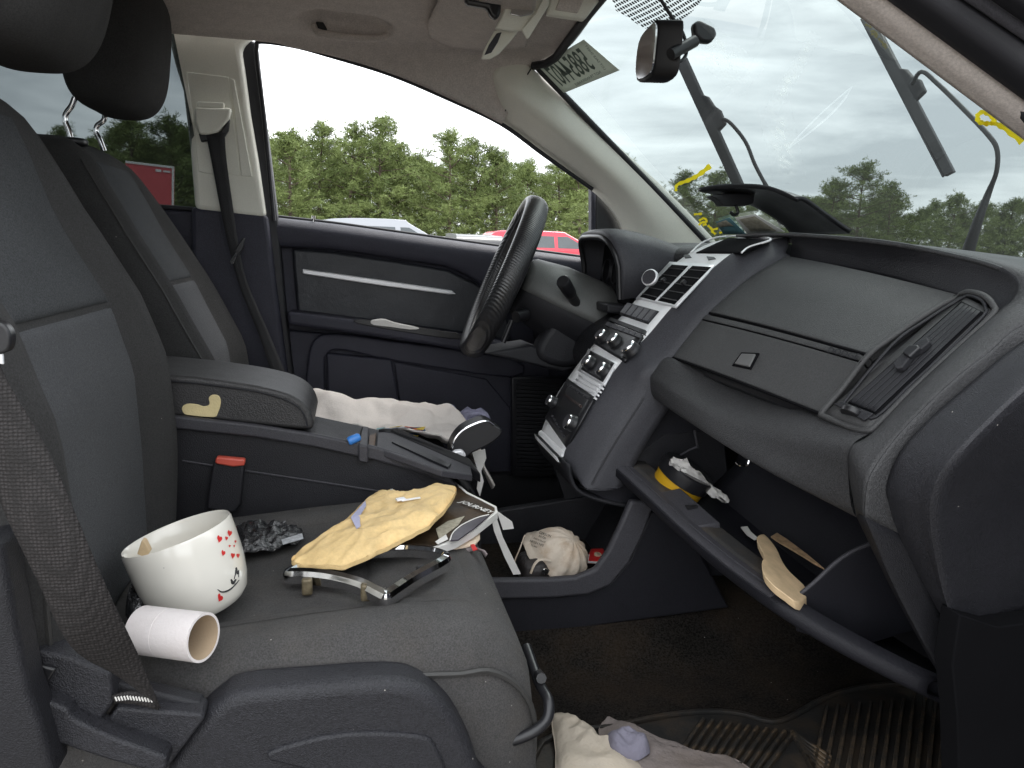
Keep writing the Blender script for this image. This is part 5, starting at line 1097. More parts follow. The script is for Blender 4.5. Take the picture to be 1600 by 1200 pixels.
# ------------------------------------------------------------------ centre console
cn = empty('console', (.05, 0, .42), car, 'centre console with padded armrest, gear selector and a low open tray')
body = [(150, 640), (285, 655), (400, 668), (490, 683), (590, 704), (650, 724), (705, 752), (735, 790), (748, 850), (745, 960), (150, 960)]
slab('side_panel', body, -.130, .165, PLD, cn, .010, bseg=4)
slab('side_rim', [(150, 637), (285, 651), (400, 664), (490, 678), (590, 699), (650, 717), (700, 742), (716, 760), (700, 757), (650, 738), (590, 721), (490, 699), (400, 684), (285, 672), (150, 660)], -.138, .012, GREYP, cn, .004)
tube('panel_seam', [at(x, y, Y=-.1315) for x, y in ((285, 720), (400, 738), (500, 753), (608, 770))], .0018, GREYP, cn, 6)
arm = spl([(170, 584), (285, 588), (340, 594), (400, 603), (448, 615), (474, 630), (487, 650), (489, 668), (470, 671), (400, 664), (285, 651), (170, 640)], 3, True)
slab('armrest', arm, -.125, .19, ARMV, cn, .020, bseg=6)
tube('armrest_seam', spl([at(x, y, Y=-.1275) for x, y in [(200, 592), (285, 597), (340, 603), (400, 612), (444, 624), (468, 638), (478, 655), (480, 666)]], 4), .0013, SEAL, cn, 6)
slab('torn_foam', spl([(284, 637), (292, 631), (308, 632), (318, 635), (327, 632), (326, 622), (332, 617), (342, 619), (345, 630), (340, 646), (334, 652), (304, 650), (288, 647)], 3, True), -.1268, .003, FOAM, cn, .001)
def ctopz(px): return float(np.interp(px, [480, 560, 640, 720, 760], [.782, .768, .748, .722, .70]))
def cpt(px, py, dz=0):
    return at(px, py, Z=ctopz(px)+dz)
prism('tray_floor', [cpt(494, 660), cpt(566, 668), cpt(560, 694), cpt(492, 680)], (0, 0, -.012), PLD, cn, .002)
prism('divider', [cpt(566, 665, .006), cpt(577, 667, .006), cpt(575, 697, .006), cpt(560, 694, .006)], (0, 0, -.03), GREYP, cn, .003)
prism('brown_latch', [cpt(577, 680, .003), cpt(588, 676, .003), cpt(585, 698, .003), cpt(576, 696, .003)], (0, 0, -.01), M('latch_brown', (.09, .055, .035), .6, var=.4, vscale=60), cn, .001)
prism('selector_plate', [cpt(590, 675, .003), cpt(612, 674, .003), cpt(735, 728, .003), cpt(738, 742, .003), cpt(690, 735, .003), cpt(588, 699, .003)], (0, 0, -.012), GREYP, cn, .002)
prism('selector_slot', [cpt(612, 690, .0045), cpt(620, 690, .0045), cpt(705, 724, .0045), cpt(700, 730, .0045)], (0, 0, -.004), PLB, cn, 0)
prism('console_top_edge', [cpt(590, 668, .010), cpt(620, 668, .012), cpt(735, 716, .012), cpt(752, 740, .006), cpt(735, 728, .005), cpt(612, 674, .005)], (0, 0, -.02), PLB, cn, .004)
r0_, r1_ = at(690, 728, Y=-.04), at(715, 704, Y=-.03)
tube('selector_rod', [r0_, r1_], .0055, CHROME, cn, 10)
kb = [(703, 716), (706, 694), (722, 672), (748, 659), (762, 657), (776, 666), (784, 672), (782, 682), (762, 697), (742, 706), (726, 716), (712, 718)]
slab('selector_knob', spl(kb, 3, True), -.035, .045, PLB, cn, .014, bseg=5)
tube('knob_trim', spl([at(x, y, Y=-.0365) for x, y in [(706, 700), (712, 684), (725, 671), (748, 660), (762, 658), (772, 664)]], 4), .0020, CHROME, cn, 6)
slab('knob_collar', [(702, 718), (708, 704), (722, 702), (730, 712), (724, 720), (712, 722)], -.04, .03, STRIP, cn, .005)
gridmesh('front_arch', [[at(x, y, Y=yy) for yy in (-.125, -.06, 0, .035)] for x, y in spl([(690, 735), (722, 745), (742, 770), (752, 810), (752, 850), (752, 900)], 4)], PLB, cn, solid=.006)
slab('cup_slot', [(712, 742), (724, 745), (736, 762), (732, 768), (718, 752)], -.1265, .004, PLB, cn, .001)
# tray ahead of the console
slab('tray_rim', [(1024, 786), (1004, 840), (984, 880), (955, 915), (920, 930), (870, 935), (760, 938), (760, 906), (860, 905), (900, 902), (930, 890), (950, 862), (972, 815), (986, 782)], -.140, .016, GREYP, cn, .006, bseg=4)
slab('tray_side', [(760, 930), (870, 930), (920, 925), (955, 910), (984, 876), (1018, 800), (1060, 800), (1140, 950), (830, 992), (760, 1000)], -.128, .02, DARKT, cn, .004)
prism('tray_bottom', [(.24, -.125, .482), (.56, -.125, .482), (.62, .12, .482), (.24, .12, .482)], (0, 0, -.02), CARPET, cn, 0)
prism('tray_far_wall', [(.24, .118, .47), (.66, .118, .47), (.66, .118, .60), (.24, .118, .545)], (0, .02, 0), PLD, cn, .004)
prism('tray_end', [(.50, -.12, .48), (.50, .12, .48), (.60, .12, .66), (.60, -.12, .66)], (.02, 0, 0), PLD, cn, .004)

# ================================================================== loose things on the passenger seat
def seat_z(x, y): return pctop(min(.2, x), y+.385) + .0075
# soup mug
Bc = at(322, 950, Z=.660); Rc = at(276, 832, Y=Bc.y+.006); ax_m = (Rc-Bc).normalized(); hM = (Rc-Bc).length
mprof = [(.0, .004), (.044, .002), (.047, .004), (.0540, .012), (.0590, .028), (.0622, .050), (.0634, .080), (.0634, hM-.003), (.0622, hM), (.0600, hM-.002), (.0595, .08), (.058, .055), (.053, .028), (.04, .012), (0, .010)]
lathe_m = lathe('mug', mprof, Bc, ax_m, WHITEC, None, 56, ang=60)
tag(lathe_m, 'big off-white mug with small red hearts, tipped against the seat back', 'mug')
def on_mug(px, py, off=.0006):
    d = ray(px, py); t = .6
    hs, rs = [p[1] for p in mprof[:8]], [p[0] for p in mprof[:8]]
    while t < 1.4:
        q = CAM+d*t-Bc; h = q.dot(ax_m); r = (q-ax_m*h).length
        if 0 <= h <= hM and r <= np.interp(h, hs, rs): break
        t += .0006
    return CAM+d*(t-.0006)-d.normalized()*off
def heart(px, py, s, rot, par=lathe_m, mat=RED):
    P = []
    for k in range(18):
        t = 2*math.pi*k/18; x = 16*math.sin(t)**3/17; y = (13*math.cos(t)-5*math.cos(2*t)-2*math.cos(3*t)-math.cos(4*t))/17
        c_, s_ = math.cos(rot), math.sin(rot); P.append(on_mug(px+(x*c_-y*s_)*s*.62, py-(x*s_+y*c_)*s))
    return mesh('heart_print', P, [list(range(18))], mat, par, smooth=False)
for (x, y, s, rot) in ((343, 842, 7, -.3), (359, 833, 6, -.2), (354, 841, 4, -.2), (349, 864, 5.5, -.3), (364, 868, 5.5, -.1), (359, 853, 2.6, 0), (366, 853, 2.4, 0), (368, 846, 2.6, 0), (372, 868, 4.5, 0)): heart(x, y, s, rot)
heart(344, 934, 7.5, -.5)
def mstroke(pts, w):
    P = [on_mug(x, y) for x, y in spl(pts, 5)]; n = len(P); vs_ = []
    for i, p in enumerate(P):
        t = (P[min(n-1, i+1)]-P[max(0, i-1)]).normalized(); s = t.cross((CAM-p).normalized()).normalized()*w*(.4+.6*math.sin(math.pi*i/(n-1))); vs_ += [p+s, p-s]
    mesh('lettering', vs_, [[2*i, 2*i+1, 2*i+3, 2*i+2] for i in range(n-1)], BLK, lathe_m, smooth=False)
mstroke([(340, 921), (347, 925), (358, 922), (368, 913), (374, 906)], .0010)
mstroke([(366, 905), (368, 896), (369, 887), (371, 897), (373, 891), (373, 902)], .0010); mstroke([(361, 905), (364, 911), (369, 905)], .0018)
wd_ = prism('wood_chip', [at(214, 866, Y=Rc.y-.01), at(221, 845, Y=Rc.y-.01), at(226, 847, Y=Rc.y-.01), at(234, 863, Y=Rc.y-.01), at(228, 872, Y=Rc.y-.01)], (.0, .012, 0), WOOD, None, .001); tag(wd_, 'small chip of bare wood inside the mug', 'wood chip')
# cardboard tube
def onseat(px, py, dz):
    z = .66
    for _ in range(8):
        p = at(px, py, Z=z+dz); z = seat_z(p.x, p.y)
    return p
t0, t1 = onseat(222, 984, .025), onseat(318, 996, .025); t1.z = max(t1.z, t0.z-.004); dT = (t1-t0).normalized(); LT = (t1-t0).length
ct = lathe('cardboard_tube', [(.0225, 0), (.0245, .0), (.0245, LT*.40), (.0241, LT*.405), (.0245, LT*.41), (.0245, LT), (.0218, LT), (.0212, LT-.001), (.0212, 0.0), (.0225, 0)], t0, dT, [CARD, BROWNC], None, 40, mi=[1, 0, 0, 0, 0, 0, 1, 1, 1])
tag(ct, 'empty pale cardboard roll lying in front of the mug', 'cardboard tube')
# manila envelope
eo = [(456, 873), (470, 859), (502, 836), (528, 818), (550, 804), (562, 790), (573, 779), (592, 771), (622, 770), (645, 768), (664, 762), (680, 756), (697, 757), (712, 762), (711, 772), (702, 786), (692, 798), (670, 820), (645, 834), (620, 846), (582, 864), (545, 880), (520, 883), (494, 882), (470, 880), (459, 878)]
ez = lambda x: float(np.interp(x, [456, 520, 600, 712], [.692, .698, .706, .724]))
eo3 = [at(x, y, Z=ez(x)) for x, y in spl(eo, 5, True)]
ev = rag('padded_envelope', eo3, None, MANILA, None, puff=.013, wr=.0045, ws=24, seed=3, crease=.0075, drop=.006); tag(ev, 'crumpled yellow manila envelope lying on top of the papers', 'envelope')
tn_ = mesh('torn_paper', [at(x, y, Z=ez(x)+.016) for x, y in ((548, 808), (571, 782), (572, 790), (562, 806), (563, 822), (557, 826))], [[0, 1, 2, 3, 4, 5]], PUR, ev, solid=.0008, smooth=False)
ky = empty('small_metal_key', at(634, 779, Z=.725), None, 'small bent metal key lying on the yellow envelope', 'key')
box('key_blade', at(642, 780, Z=.728), (.030, .004, .002), STRIP, ky, .0006, ax=(Vector((.95, .3, .03)), Vector((-.3, .95, 0)), Vector((0, 0, 1))))
box('key_head', at(626, 780, Z=.728), (.014, .010, .003), STRIP, ky, .001, ax=(Vector((.95, .3, .03)), Vector((-.3, .95, 0)), Vector((0, 0, 1))))
# booklets
bk = empty('owner_manual', at(700, 820, Z=.68), None, 'brown owner manual lying half under the yellow envelope', 'booklet')
def bq4(pp, z): return [at(x, y, Z=z) for x, y in pp]
Q1 = [(709, 749), (730, 768), (752, 779), (776, 791), (778, 800), (740, 829), (712, 845), (676, 857), (620, 850), (600, 800), (650, 765)]
prism('pages', bq4(Q1, .690), (0, 0, -.012), PAPER, bk, .001)
Q1c = [(707, 752), (729, 771), (750, 781), (773, 793), (773, 798), (738, 823), (711, 839), (677, 852), (620, 848), (602, 800), (650, 767)]
prism('cover', bq4(Q1c, .6925), (0, 0, -.002), COVER, bk, .0005)
a_, b_ = at(722, 786, Z=.694), at(766, 802, Z=.694); ux = (b_-a_).normalized(); uy = Vector((0, 0, 1)).cross(ux)
text('title', 'JOURNEY', (a_+b_)/2+uy*.001+Vector((0, 0, .001)), ux, uy, .0165, WHITEP, bk, .0006, bold=.02)
prism('cover_photo', bq4([(681, 826), (700, 814), (726, 806), (716, 820), (686, 842)], .694), (0, 0, -.001), TAN, bk, 0)
prism('cover_photo', bq4([(680, 846), (697, 835), (700, 842), (684, 850)], .6942), (0, 0, -.001), WHITEP, bk, 0)
b2_ = empty('dark_booklet', at(740, 825, Z=.67), None, 'dark thin booklet folded open on the edge of the brown manual', 'booklet')
prism('pages', bq4([(703, 844), (712, 828), (738, 812), (766, 804), (740, 826), (716, 843)], .6960), (0, 0, -.0022), COVER2, b2_, .0005)
tube('page_edge', [at(x, y, Z=.6965) for x, y in spl([(703, 844), (708, 832), (722, 820), (745, 809), (764, 804)], 4)], .0009, PAPER, b2_, 6)
lp2 = mesh('leaflet', [at(x, y, Z=z) for x, y, z in ((690, 866, .668), (736, 852, .670), (748, 857, .672), (756, 860, .676), (761, 866, .672), (758, 871, .664), (752, 862, .668), (740, 860, .666), (712, 868, .664))], [[0, 1, 7, 8], [1, 2, 6, 7], [2, 3, 6], [3, 4, 6], [4, 5, 6]], M('leaflet_print', (.26, .22, .22), .4, var=.3, vscale=40), None, solid=.001); tag(lp2, 'glossy grey leaflet with a curled corner under the brown manual', 'leaflet')
prism('red_field', bq4([(735, 851), (741, 850), (746, 858), (739, 860)], .6725), (0, 0, -.001), RED, lp2, 0)
lp3 = rag('paper_scrap', [at(x, y, Z=.672) for x, y in ((705, 858), (740, 830), (750, 832), (750, 842), (742, 850), (720, 856))], None, M('scrap_tan', (.62, .50, .38), .8, wr=.5, wrs=50), None, puff=.003, wr=.003, ws=60, seed=8); tag(lp3, 'torn tan paper scrap sticking out from under the brown manual', 'paper')
lp4 = rag('paper_scrap', [at(x, y, Z=.686) for x, y in ((620, 775), (650, 764), (668, 759), (672, 764), (640, 778))], None, PUR, None, puff=.002, wr=.003, ws=60, seed=5); tag(lp4, 'pale printed paper peeking out behind the yellow envelope', 'paper')
lp5 = mesh('paper_scrap', [at(x, y, Z=.690) for x, y in ((600, 772), (606, 768), (613, 761), (616, 771))], [[0, 1, 2, 3]], WHITEP, None, solid=.001, smooth=False); tag(lp5, 'small torn paper corner standing up at the back edge of the envelope', 'paper')
st_ = loft('paper_strip', [[at(602, 856, Z=.668), at(600, 862, Z=.667)], [at(630, 851, Z=.676), at(628, 859, Z=.672)], [at(655, 857, Z=.676), at(652, 866, Z=.672)], [at(667, 862, Z=.668), at(665, 877, Z=.656)]], BROWNC, None, 4, 3, solid=.001); tag(st_, 'tan paper strip bent over the back of the chrome bezel', 'paper strip')
# chrome bezel
cb = empty('chrome_bezel', at(580, 900, Z=.66), None, 'loose chrome trim bezel with clips lying under the envelope', 'trim bezel')
cp = spl([(446, 899), (480, 900), (520, 905), (560, 916), (592, 932), (604, 936), (620, 926), (650, 906), (690, 884), (702, 874), (694, 866), (668, 860), (620, 858), (560, 862), (500, 872), (456, 890)], 4, True)
Cp = [at(x, y, Z=seat_z(*at(x, y, Z=.66)[:2])+.020) for x, y in cp]; cen = sum(Cp, Vector())/len(Cp); vs_, fs_ = [], []
SECT = [(0, .006), (-.007, .008), (-.010, .004), (-.003, -.001), (-.002, -.011), (.001, -.011), (.0025, 0)]
for i, p in enumerate(Cp):
    t = (Cp[(i+1) % len(Cp)]-Cp[i-1]).normalized(); o_ = t.cross(Vector((0, 0, 1))).normalized()
    if o_.dot(p-cen) < 0: o_ = -o_
    vs_ += [p+o_*a+Vector((0, 0, b)) for a, b in SECT]
m_ = len(SECT)
for i in range(len(Cp)):
    for k in range(m_): fs_.append([i*m_+k, i*m_+(k+1) % m_, ((i+1) % len(Cp))*m_+(k+1) % m_, ((i+1) % len(Cp))*m_+k])
mesh('bezel_frame', vs_, fs_, CHROME, cb, ang=30)
for (x, y) in ((480, 926), (572, 947), (658, 916), (498, 884)):
    p = at(x, y, Z=.668); zc_ = seat_z(p.x, p.y); box('mounting_clip', (p.x, p.y, zc_+.011), (.013, .010, .022), GOLD if x < 600 else PLD, cb, .003)
# black plastic wrapper
rn = random.Random(5)
wo2 = [(362, 832), (380, 822), (405, 818), (428, 824), (452, 826), (472, 828), (474, 842), (450, 850), (425, 858), (400, 862), (372, 866)]
wr_ = rag('plastic_wrapper', [at(x, y, Z=.672) for x, y in spl(wo2, 4, True)], None, WRAP, None, puff=.012, wr=.012, ws=70, seed=11); tag(wr_, 'crumpled black plastic wrapper behind the mug', 'wrapper')
prism('printed_label', [at(x, y, Z=.684) for x, y in ((440, 843), (472, 833), (474, 841), (442, 850))], (0, 0, -.001), M('label_grey', (.4, .41, .43), .4, var=.4, vscale=140), wr_, 0)
wr2 = rag('plastic_wrapper', [at(x, y, Z=.668) for x, y in spl([(196, 960), (205, 925), (222, 915), (236, 940), (240, 960), (220, 975)], 4, True)], None, WRAP, None, puff=.02, wr=.012, ws=60, seed=4); tag(wr2, 'dark plastic scrap wedged between the mug and the seat back', 'wrapper')
# pale sheets between seat and console
for pp, lb, sd in (([(766, 800, .66), (775, 806, .655), (786, 840, .60), (814, 897, .50), (802, 898, .50), (788, 870, .55), (772, 830, .62)], 'narrow white plastic sheet hanging between seat and console', 1), ([(776, 798, .62), (800, 815, .56), (803, 826, .55), (786, 828, .57)], 'pale grey plastic corner behind the front edge of the seat', 2)):
    Q = [at(x, y, Y=-.135-.002*sd) for x, y, z in pp]; o = prism('plastic_sheet', Q, (0, .0015, 0), PAPER, None, 0); tag(o, lb, 'sheet')
# blue cap
bc = lathe('blue_cap', [(0, 0), (.006, 0), (.0075, .003), (.007, .018), (.005, .021), (0, .022)], cpt(544, 690, .006), (.9, .2, .35), BLUEP, None, 16); tag(bc, 'small blue pen cap in the console tray', 'cap')

# ------------------------------------------------------------------ shirt on the driver seat
G = []
X0, X1, nX, nY = -.13, .300, 64, 40
def shirt_pt(u, v):
    x = X0+(X1-X0)*u; yf = .50 - .16*max(0, (u-.72)/.28)**1.4 + .015*math.sin(u*17); y = .135+(yf-.135)*v
    b = dctop(min(.2, x-.02), y-.385)+.008 if x < .20 else .655
    z = max(b, .672) + .020 + .052*math.exp(-((v-.80)/.22)**2)*(1-.5*u) + .012*math.sin(v*9+u*6)*(.3+v*.5) + .016*mnoise.noise(Vector((x*13, y*10, 2)))+.007*mnoise.noise(Vector((x*34, y*30, 5)))
    if u > .86: z -= .10*((u-.86)/.14)**1.5
    z -= .05*max(0, (v-.93)/.07)
    if v < .12: z += .018*(1-v/.12)
    return Vector((x, y, z))
G = [[shirt_pt(i/nX, j/nY) for j in range(nY+1)] for i in range(nX+1)]
def shirt_mat():
    m = SHIRT.copy(); m.name = 'shirt_printed'; return m
sh = gridmesh('white_shirt', G, SHIRT, None, solid=.004, ang=70); tag(sh, 'crumpled white shirt with a small colourful print on the driver seat', 'shirt')
cols = [('print_blue', (.05, .13, .30)), ('print_yellow', (.72, .52, .06)), ('print_orange', (.70, .16, .06)), ('print_teal', (.25, .42, .45))]
PM = {n_: M(n_, c_, .8) for n_, c_ in cols}
def spt(px, py):     # nearest place on the shirt seen there
    d = ray(px, py); best = None
    for i in range(0, 101, 1):
        for j in range(0, 61):
            q = shirt_pt(i/100, j/60); w_ = q-CAM; dd = (w_ - d*(w_.dot(d)/d.dot(d))).length
            if dd < .006 and (best is None or w_.length < best[0]): best = (w_.length, q)
    return (best[1] if best else at(px, py, Y=.2)) + Vector((0, -.003, .005))
for mt, pp in (('print_blue', [(604, 670), (640, 668), (662, 667), (666, 676), (650, 683), (622, 681)]), ('print_yellow', [(612, 671), (622, 668), (632, 671), (624, 675)]), ('print_orange', [(634, 670), (648, 668), (656, 676), (662, 681), (648, 682), (638, 679)]), ('print_yellow', [(650, 668), (664, 667), (662, 672), (654, 673)]), ('print_teal', [(588, 668), (600, 668), (598, 673), (590, 672)]), ('print_yellow', [(640, 683), (654, 684), (650, 688), (640, 687)])):
    k = {'print_blue': 0, 'print_teal': 0}.get(mt, .0015)
    mesh('shirt_print', [spt(x, y)+Vector((0, -k, k)) for x, y in pp], [list(range(len(pp)))], PM[mt], sh, solid=.0006, smooth=False)
cpb = rag('crumpled_paper', [at(x, y, Y=.45) + Vector((0, 0, 0)) for x, y in spl([(696, 634), (706, 644), (730, 640), (752, 643), (766, 650), (762, 664), (740, 676), (720, 668)], 3, True)], None, PUR, None, puff=.012, wr=.016, ws=34, seed=9); tag(cpb, 'crumpled lilac paper beyond the white shirt', 'paper')
sp2 = prism('plastic_sheet', [at(x, y, Y=.055) for x, y in ((738, 708), (758, 702), (760, 716), (752, 736), (756, 752), (750, 776), (745, 764), (748, 742))], (0, .003, 0), PAPER, None, .0005); tag(sp2, 'white cloth edge hanging down beside the gear selector', 'sheet')
dsc = prism('paper_scrap', [at(x, y, Y=.632) for x, y in spl([(579, 503), (590, 500), (602, 500), (616, 505), (640, 510), (655, 514), (640, 515), (610, 511), (584, 508)], 2, True)], (0, .004, .003), PAPER, None, .001); tag(dsc, 'white torn paper lying on the driver door armrest', 'paper')

# ------------------------------------------------------------------ tray contents
mk_ = empty('dust_mask', at(868, 885, Z=.49), None, 'dirty tan dust mask lying in the console tray', 'mask')
mc = at(866, 872, Y=-.055); uxm = Vector((.80, -.05, -.50)).normalized(); zzm = Vector((.36, -.42, .83)); zzm = (zzm-uxm*zzm.dot(uxm)).normalized(); uym = zzm.cross(uxm); rows = []
for i in range(15):
    f = (i/14)*math.pi/2; row = []
    for k in range(44):
        t = 2*math.pi*k/44; rx, ry = .062, .050; cr = math.cos(f)**.75; pl = 1+.10*math.sin(t*12)*math.cos(f)*(1 if math.cos(t) > -.2 else .2)
        row.append(mc + (uxm*math.cos(t)*rx+uym*math.sin(t)*ry)*cr*pl*(1.16 if i == 0 else 1) + zzm*(.060*math.sin(f)**1.1)*(1+.10*math.cos(t*12)*math.cos(f)))
    rows.append(row)
mko = gridmesh('shell', rows, MASKM, mk_, closed_u=True, solid=.002, soff=-1, ang=70)
tube('strap', spl([at(820, 836, Y=-.06), at(812, 858, Y=-.07), at(806, 872, Y=-.075), at(802, 884, Y=-.08)], 4), .0022, MASKM, mk_, 6, flat=.5)
tube('strap', spl([at(862, 876, Y=-.105), at(845, 874, Y=-.11), at(835, 882, Y=-.11), at(829, 896, Y=-.11)], 4), .0026, MASKM, mk_, 6, flat=.5)
tube('strap', spl([at(905, 874, Y=-.05), at(913, 878, Y=-.05), at(916, 887, Y=-.055), at(906, 889, Y=-.06)], 4), .0028, MASKM, mk_, 6, flat=.5)
def on_mask(px, py):
    d = ray(px, py); t = .9
    while t < 1.9:
        q = CAM+d*t-mc; a, b, c = q.dot(uxm)/.062, q.dot(uym)/.050, q.dot(zzm)/.060
        if c > 0 and a*a+b*b+c*c < 1.03: break
        t += .001
    return CAM+d*(t-.003)
o_ = on_mask(846, 845); ux = (on_mask(856, 848.5)-on_mask(837, 841.5)).normalized(); uy = on_mask(848, 838)-on_mask(844, 852); uy = (uy-ux*uy.dot(ux)).normalized(); nn_ = (CAM-o_).normalized()
for k, (s_, z_) in enumerate((('GERSON', .0072), ('N1730', .006), ('PARTICULATE', .0045), ('NIOSH N95', .0065), ('TC-84A', .0045))):
    text('printing', s_, o_+uy*(.014-.0072*k)+nn_*.004-ux*.0022*k, ux, uy, z_, BLK, mk_, 0, bold=.012)
wl_ = empty('dark_pouch', at(835, 890, Z=.49), None, 'dark worn leather pouch under the dust mask', 'pouch')
superbox('pouch_body', at(836, 888, Z=.505), .032, .038, .028, M('pouch_leather', (.030, .026, .026), .5, bump=.5, bscale=150, wr=.5, wrs=40), wl_)
lathe('pouch_button', [(0, .003), (.005, .003), (.006, 0)], at(852, 893, Y=-.125), (.2, -.9, .3), CHROME, wl_, 14)
rp_ = empty('sauce_packet', at(930, 872, Z=.49), None, 'small red sauce packet beside the dust mask', 'packet')
rag('packet_body', [at(x, y, Z=.497) for x, y in ((920, 866), (923, 858), (945, 857), (944, 868), (940, 880), (918, 879))], None, RED, rp_, puff=.004, wr=.001, ws=40)
prism('packet_end', [at(x, y, Z=.499) for x, y in ((918, 879), (920, 866), (922, 866), (921, 877), (938, 876), (938, 880))], (0, 0, -.001), WHITEP, rp_, 0)
op = at(934, 866, Z=.503); ux = (at(936, 872, Z=.503)-at(936, 861, Z=.503)).normalized(); uy = ux.cross(Vector((0, 0, -1)))
lathe('packet_logo', [(0, .0012), (.0075, .0012), (.0078, 0)], op+Vector((0, 0, -.001)), (0, -.25, 1), M('packet_cream', (.55, .42, .3), .5), rp_, 18); text('packet_text', 'HTS', op+Vector((0, -.0008, .001)), -Vector((0, 1, 0)), Vector((1, 0, 0)), .0065, BLK, rp_, .0008, bold=.02)
tp2 = prism('ticket_stub', [at(x, y, Z=.500) for x, y in ((936, 888), (940, 879), (944, 881), (940, 890))], (0, 0, -.001), WHITEP, None, 0); tag(tp2, 'tiny printed paper stub beside the red packet', 'stub')
sv = tube('paper_roll', [at(971, 828, Y=-.11), at(976, 815, Y=-.11), at(980, 809, Y=-.11)], [.003, .004, .002], WHITEP, None, 8); tag(sv, 'small white rolled paper in the far end of the console tray', 'paper')

# ------------------------------------------------------------------ glove box contents
yt = empty('yellow_tub', at(1062, 780, Y=-.16), None, 'yellow tub with a black lid tipped over in the open glove box', 'tub')
ya = (at(1050, 735, Y=-.19)-at(1032, 775, Y=-.14)).normalized(); yo = at(1052, 772, Y=-.17)
ya = Vector((.42, -.25, .87)).normalized(); yo = at(1056, 762, Y=-.155)
lathe('tub_body', [(0, -.020), (.042, -.020), (.045, -.016), (.047, .028), (.0, .028)], yo, ya, YEL, yt, 40)
lathe('tub_lid', [(.0465, .020), (.0500, .020), (.0505, .022), (.0505, .042), (.048, .045), (.0, .046)], yo, ya, PLB, yt, 44)
text('tub_print', 'WIPES', at(1048, 768, Y=-.185)+Vector((-.012, -.02, 0)), Vector((.8, -.5, -.2)), Vector((.3, -.1, .9)), .006, BLK, yt, .001)
pw = rag('crumpled_paper', [at(x, y, Y=-.20) for x, y in spl([(1046, 726), (1052, 715), (1072, 722), (1086, 734), (1100, 748), (1120, 764), (1140, 780), (1128, 782), (1104, 768), (1084, 756), (1066, 740)], 3, True)], None, PAPER, None, puff=.006, wr=.012, ws=50, seed=6); tag(pw, 'crumpled white paper tucked behind the black tub lid', 'paper')
for nm, pp, yy, lb in (('wood_block', [(1001, 746), (1009, 738), (1038, 760), (1031, 769)], -.105, 'short pale wood block at the far end of the open glove box'),):
    o = prism(nm, [at(x, y, Y=yy) for x, y in pp], (.006, -.012, -.002), WOOD, None, .002); tag(o, lb, 'wood')
wc = [(1182, 840), (1192, 834), (1202, 842), (1214, 858), (1222, 876), (1234, 893), (1262, 922), (1248, 941), (1224, 926), (1206, 912), (1193, 896), (1190, 880), (1194, 868), (1188, 856)]
o = prism('carved_handle', [at(x, y, Z=.674-.038*(x-1182)/80) for x, y in spl(wc, 3, True)], (.004, .002, -.014), WOOD, None, .005, bseg=4); tag(o, 'pale carved wooden handle lying in the open glove box', 'wooden handle')
for nm, pp, yy, mt, lb in (('paper_scrap', [(1157, 823), (1168, 822), (1173, 830), (1184, 840), (1178, 842), (1166, 834)], -.33, PAPER, 'small white paper scrap beside the thin end of the carved handle'), ('paper_scrap', [(1204, 838), (1214, 832), (1230, 842), (1262, 866), (1288, 888), (1276, 882), (1240, 860), (1216, 846)], -.36, M('scrap_brown', (.45, .30, .17), .8, var=.4, vscale=60), 'long brown torn scrap behind the carved handle'), ('wood_splinter', [(1208, 916), (1214, 914), (1232, 926), (1240, 936), (1226, 930)], -.44, WOOD, 'thin splinter of wood under the carved handle')):
    o = prism(nm, [at(x, y, Z=.636) for x, y in pp], (.001, 0, -.003), mt, None, .0006); tag(o, lb, 'splinter' if 'wood' in nm else 'paper')

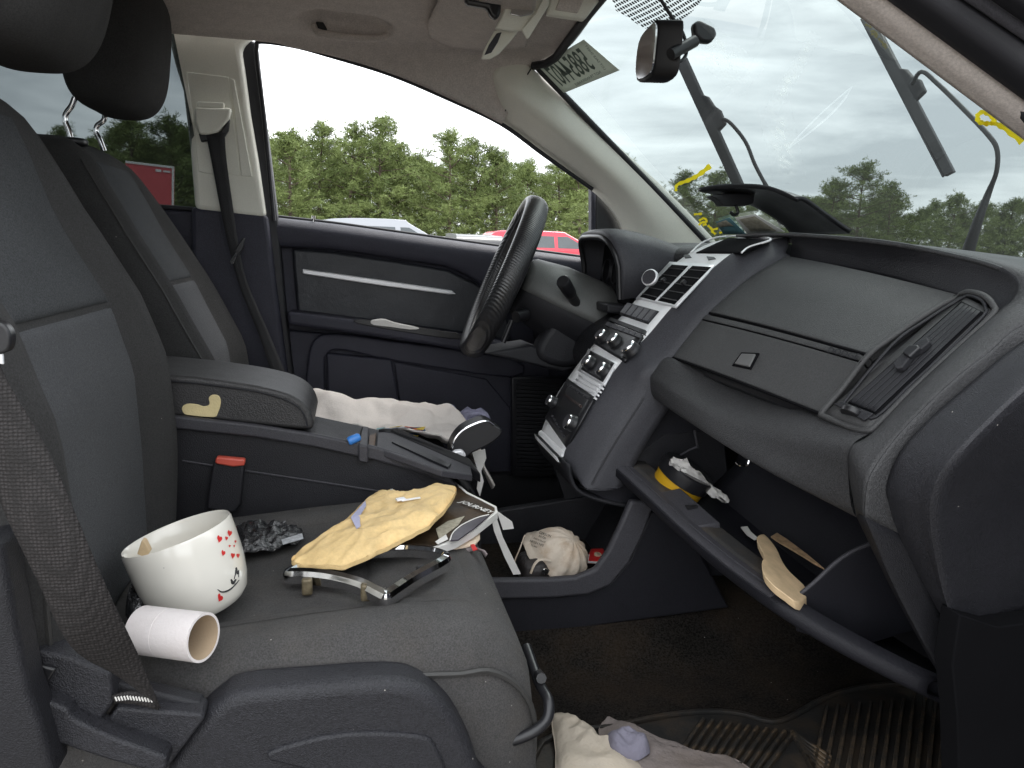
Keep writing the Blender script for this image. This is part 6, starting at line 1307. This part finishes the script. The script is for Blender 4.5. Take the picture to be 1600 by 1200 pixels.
# ------------------------------------------------------------------ on the floor
fm = empty('floor_mat', (.65, -.4, .37), None, 'black ribbed rubber floor mat with brown dirt in the passenger footwell', 'floor mat')
mo_ = spl([(845, 1160), (960, 1135), (1040, 1118), (1110, 1112), (1160, 1116), (1205, 1128), (1240, 1118), (1290, 1090), (1360, 1072), (1450, 1072), (1530, 1100), (1560, 1250), (1000, 1290), (840, 1280)], 3, True)
def fz(x, y): return floor_z(x, y)
def onfloor(px, py, dz):
    z = .37
    for _ in range(6):
        p = at(px, py, Z=z+dz); z = fz(p.x, p.y)
    return p
prism('mat_base', [at(x, y, Z=.376) for x, y in mo_], (0, 0, -.008), RUBBER, fm, .003)
tube('mat_rim', [at(x, y, Z=.378) for x, y in mo_], .008, RUBBER, fm, 8, closed=True, flat=.6)
def rib(a, b, w=.0030):
    A, B = at(*a, Z=.3755), at(*b, Z=.3755); d = (B-A).normalized(); s = Vector((-d.y, d.x, 0)).normalized()*w
    prism('rib', [A-s, B-s, B+s, A+s], (0, 0, .009), RIBM, fm, .0012, bseg=1)
for k in range(11): rib((1100+k*14, 1128+k*2.2), (1040+k*15, 1215))
for k in range(8): rib((1235+k*4, 1148+k*6.5), (1298-k*2, 1190+k*7)) 
for k in range(12): rib((1292+k*17, 1108-k*1.5 if k < 8 else 1090+(k-8)*4), (1285+k*18-16, 1215))
def onmat(px, py, dz): return at(px, py, Z=.372+dz)
rg = [(862, 1130), (868, 1117), (880, 1114), (894, 1122), (912, 1136), (930, 1150), (945, 1168), (965, 1180), (1000, 1195), (1000, 1230), (880, 1230), (868, 1170)]
gl_ = rag('work_glove', [onmat(x, y, .016) for x, y in spl(rg, 3, True)], None, GLOVE, None, puff=.018, wr=.010, ws=30, seed=2, crease=.006); tag(gl_, 'cream leather work glove on the floor beside the seat', 'glove')
r2_ = rag('grey_rag', [onmat(x, y, .014) for x, y in spl([(936, 1150), (946, 1124), (960, 1122), (1010, 1146), (1060, 1162), (1110, 1178), (1160, 1190), (1165, 1230), (980, 1230)], 3, True)], None, RAGG, None, puff=.008, wr=.008, ws=30, seed=12, crease=.005); tag(r2_, 'dirty grey rag spread over the front edge of the floor mat', 'rag')
r3_ = rag('violet_rag', [onmat(x, y, .026) for x, y in spl([(944, 1158), (960, 1152), (990, 1154), (1012, 1164), (1014, 1178), (990, 1186), (960, 1182)], 3, True)], None, RAGV, None, puff=.022, wr=.012, ws=40, seed=13); tag(r3_, 'small crumpled violet grey cloth lying on the grey rag', 'rag')
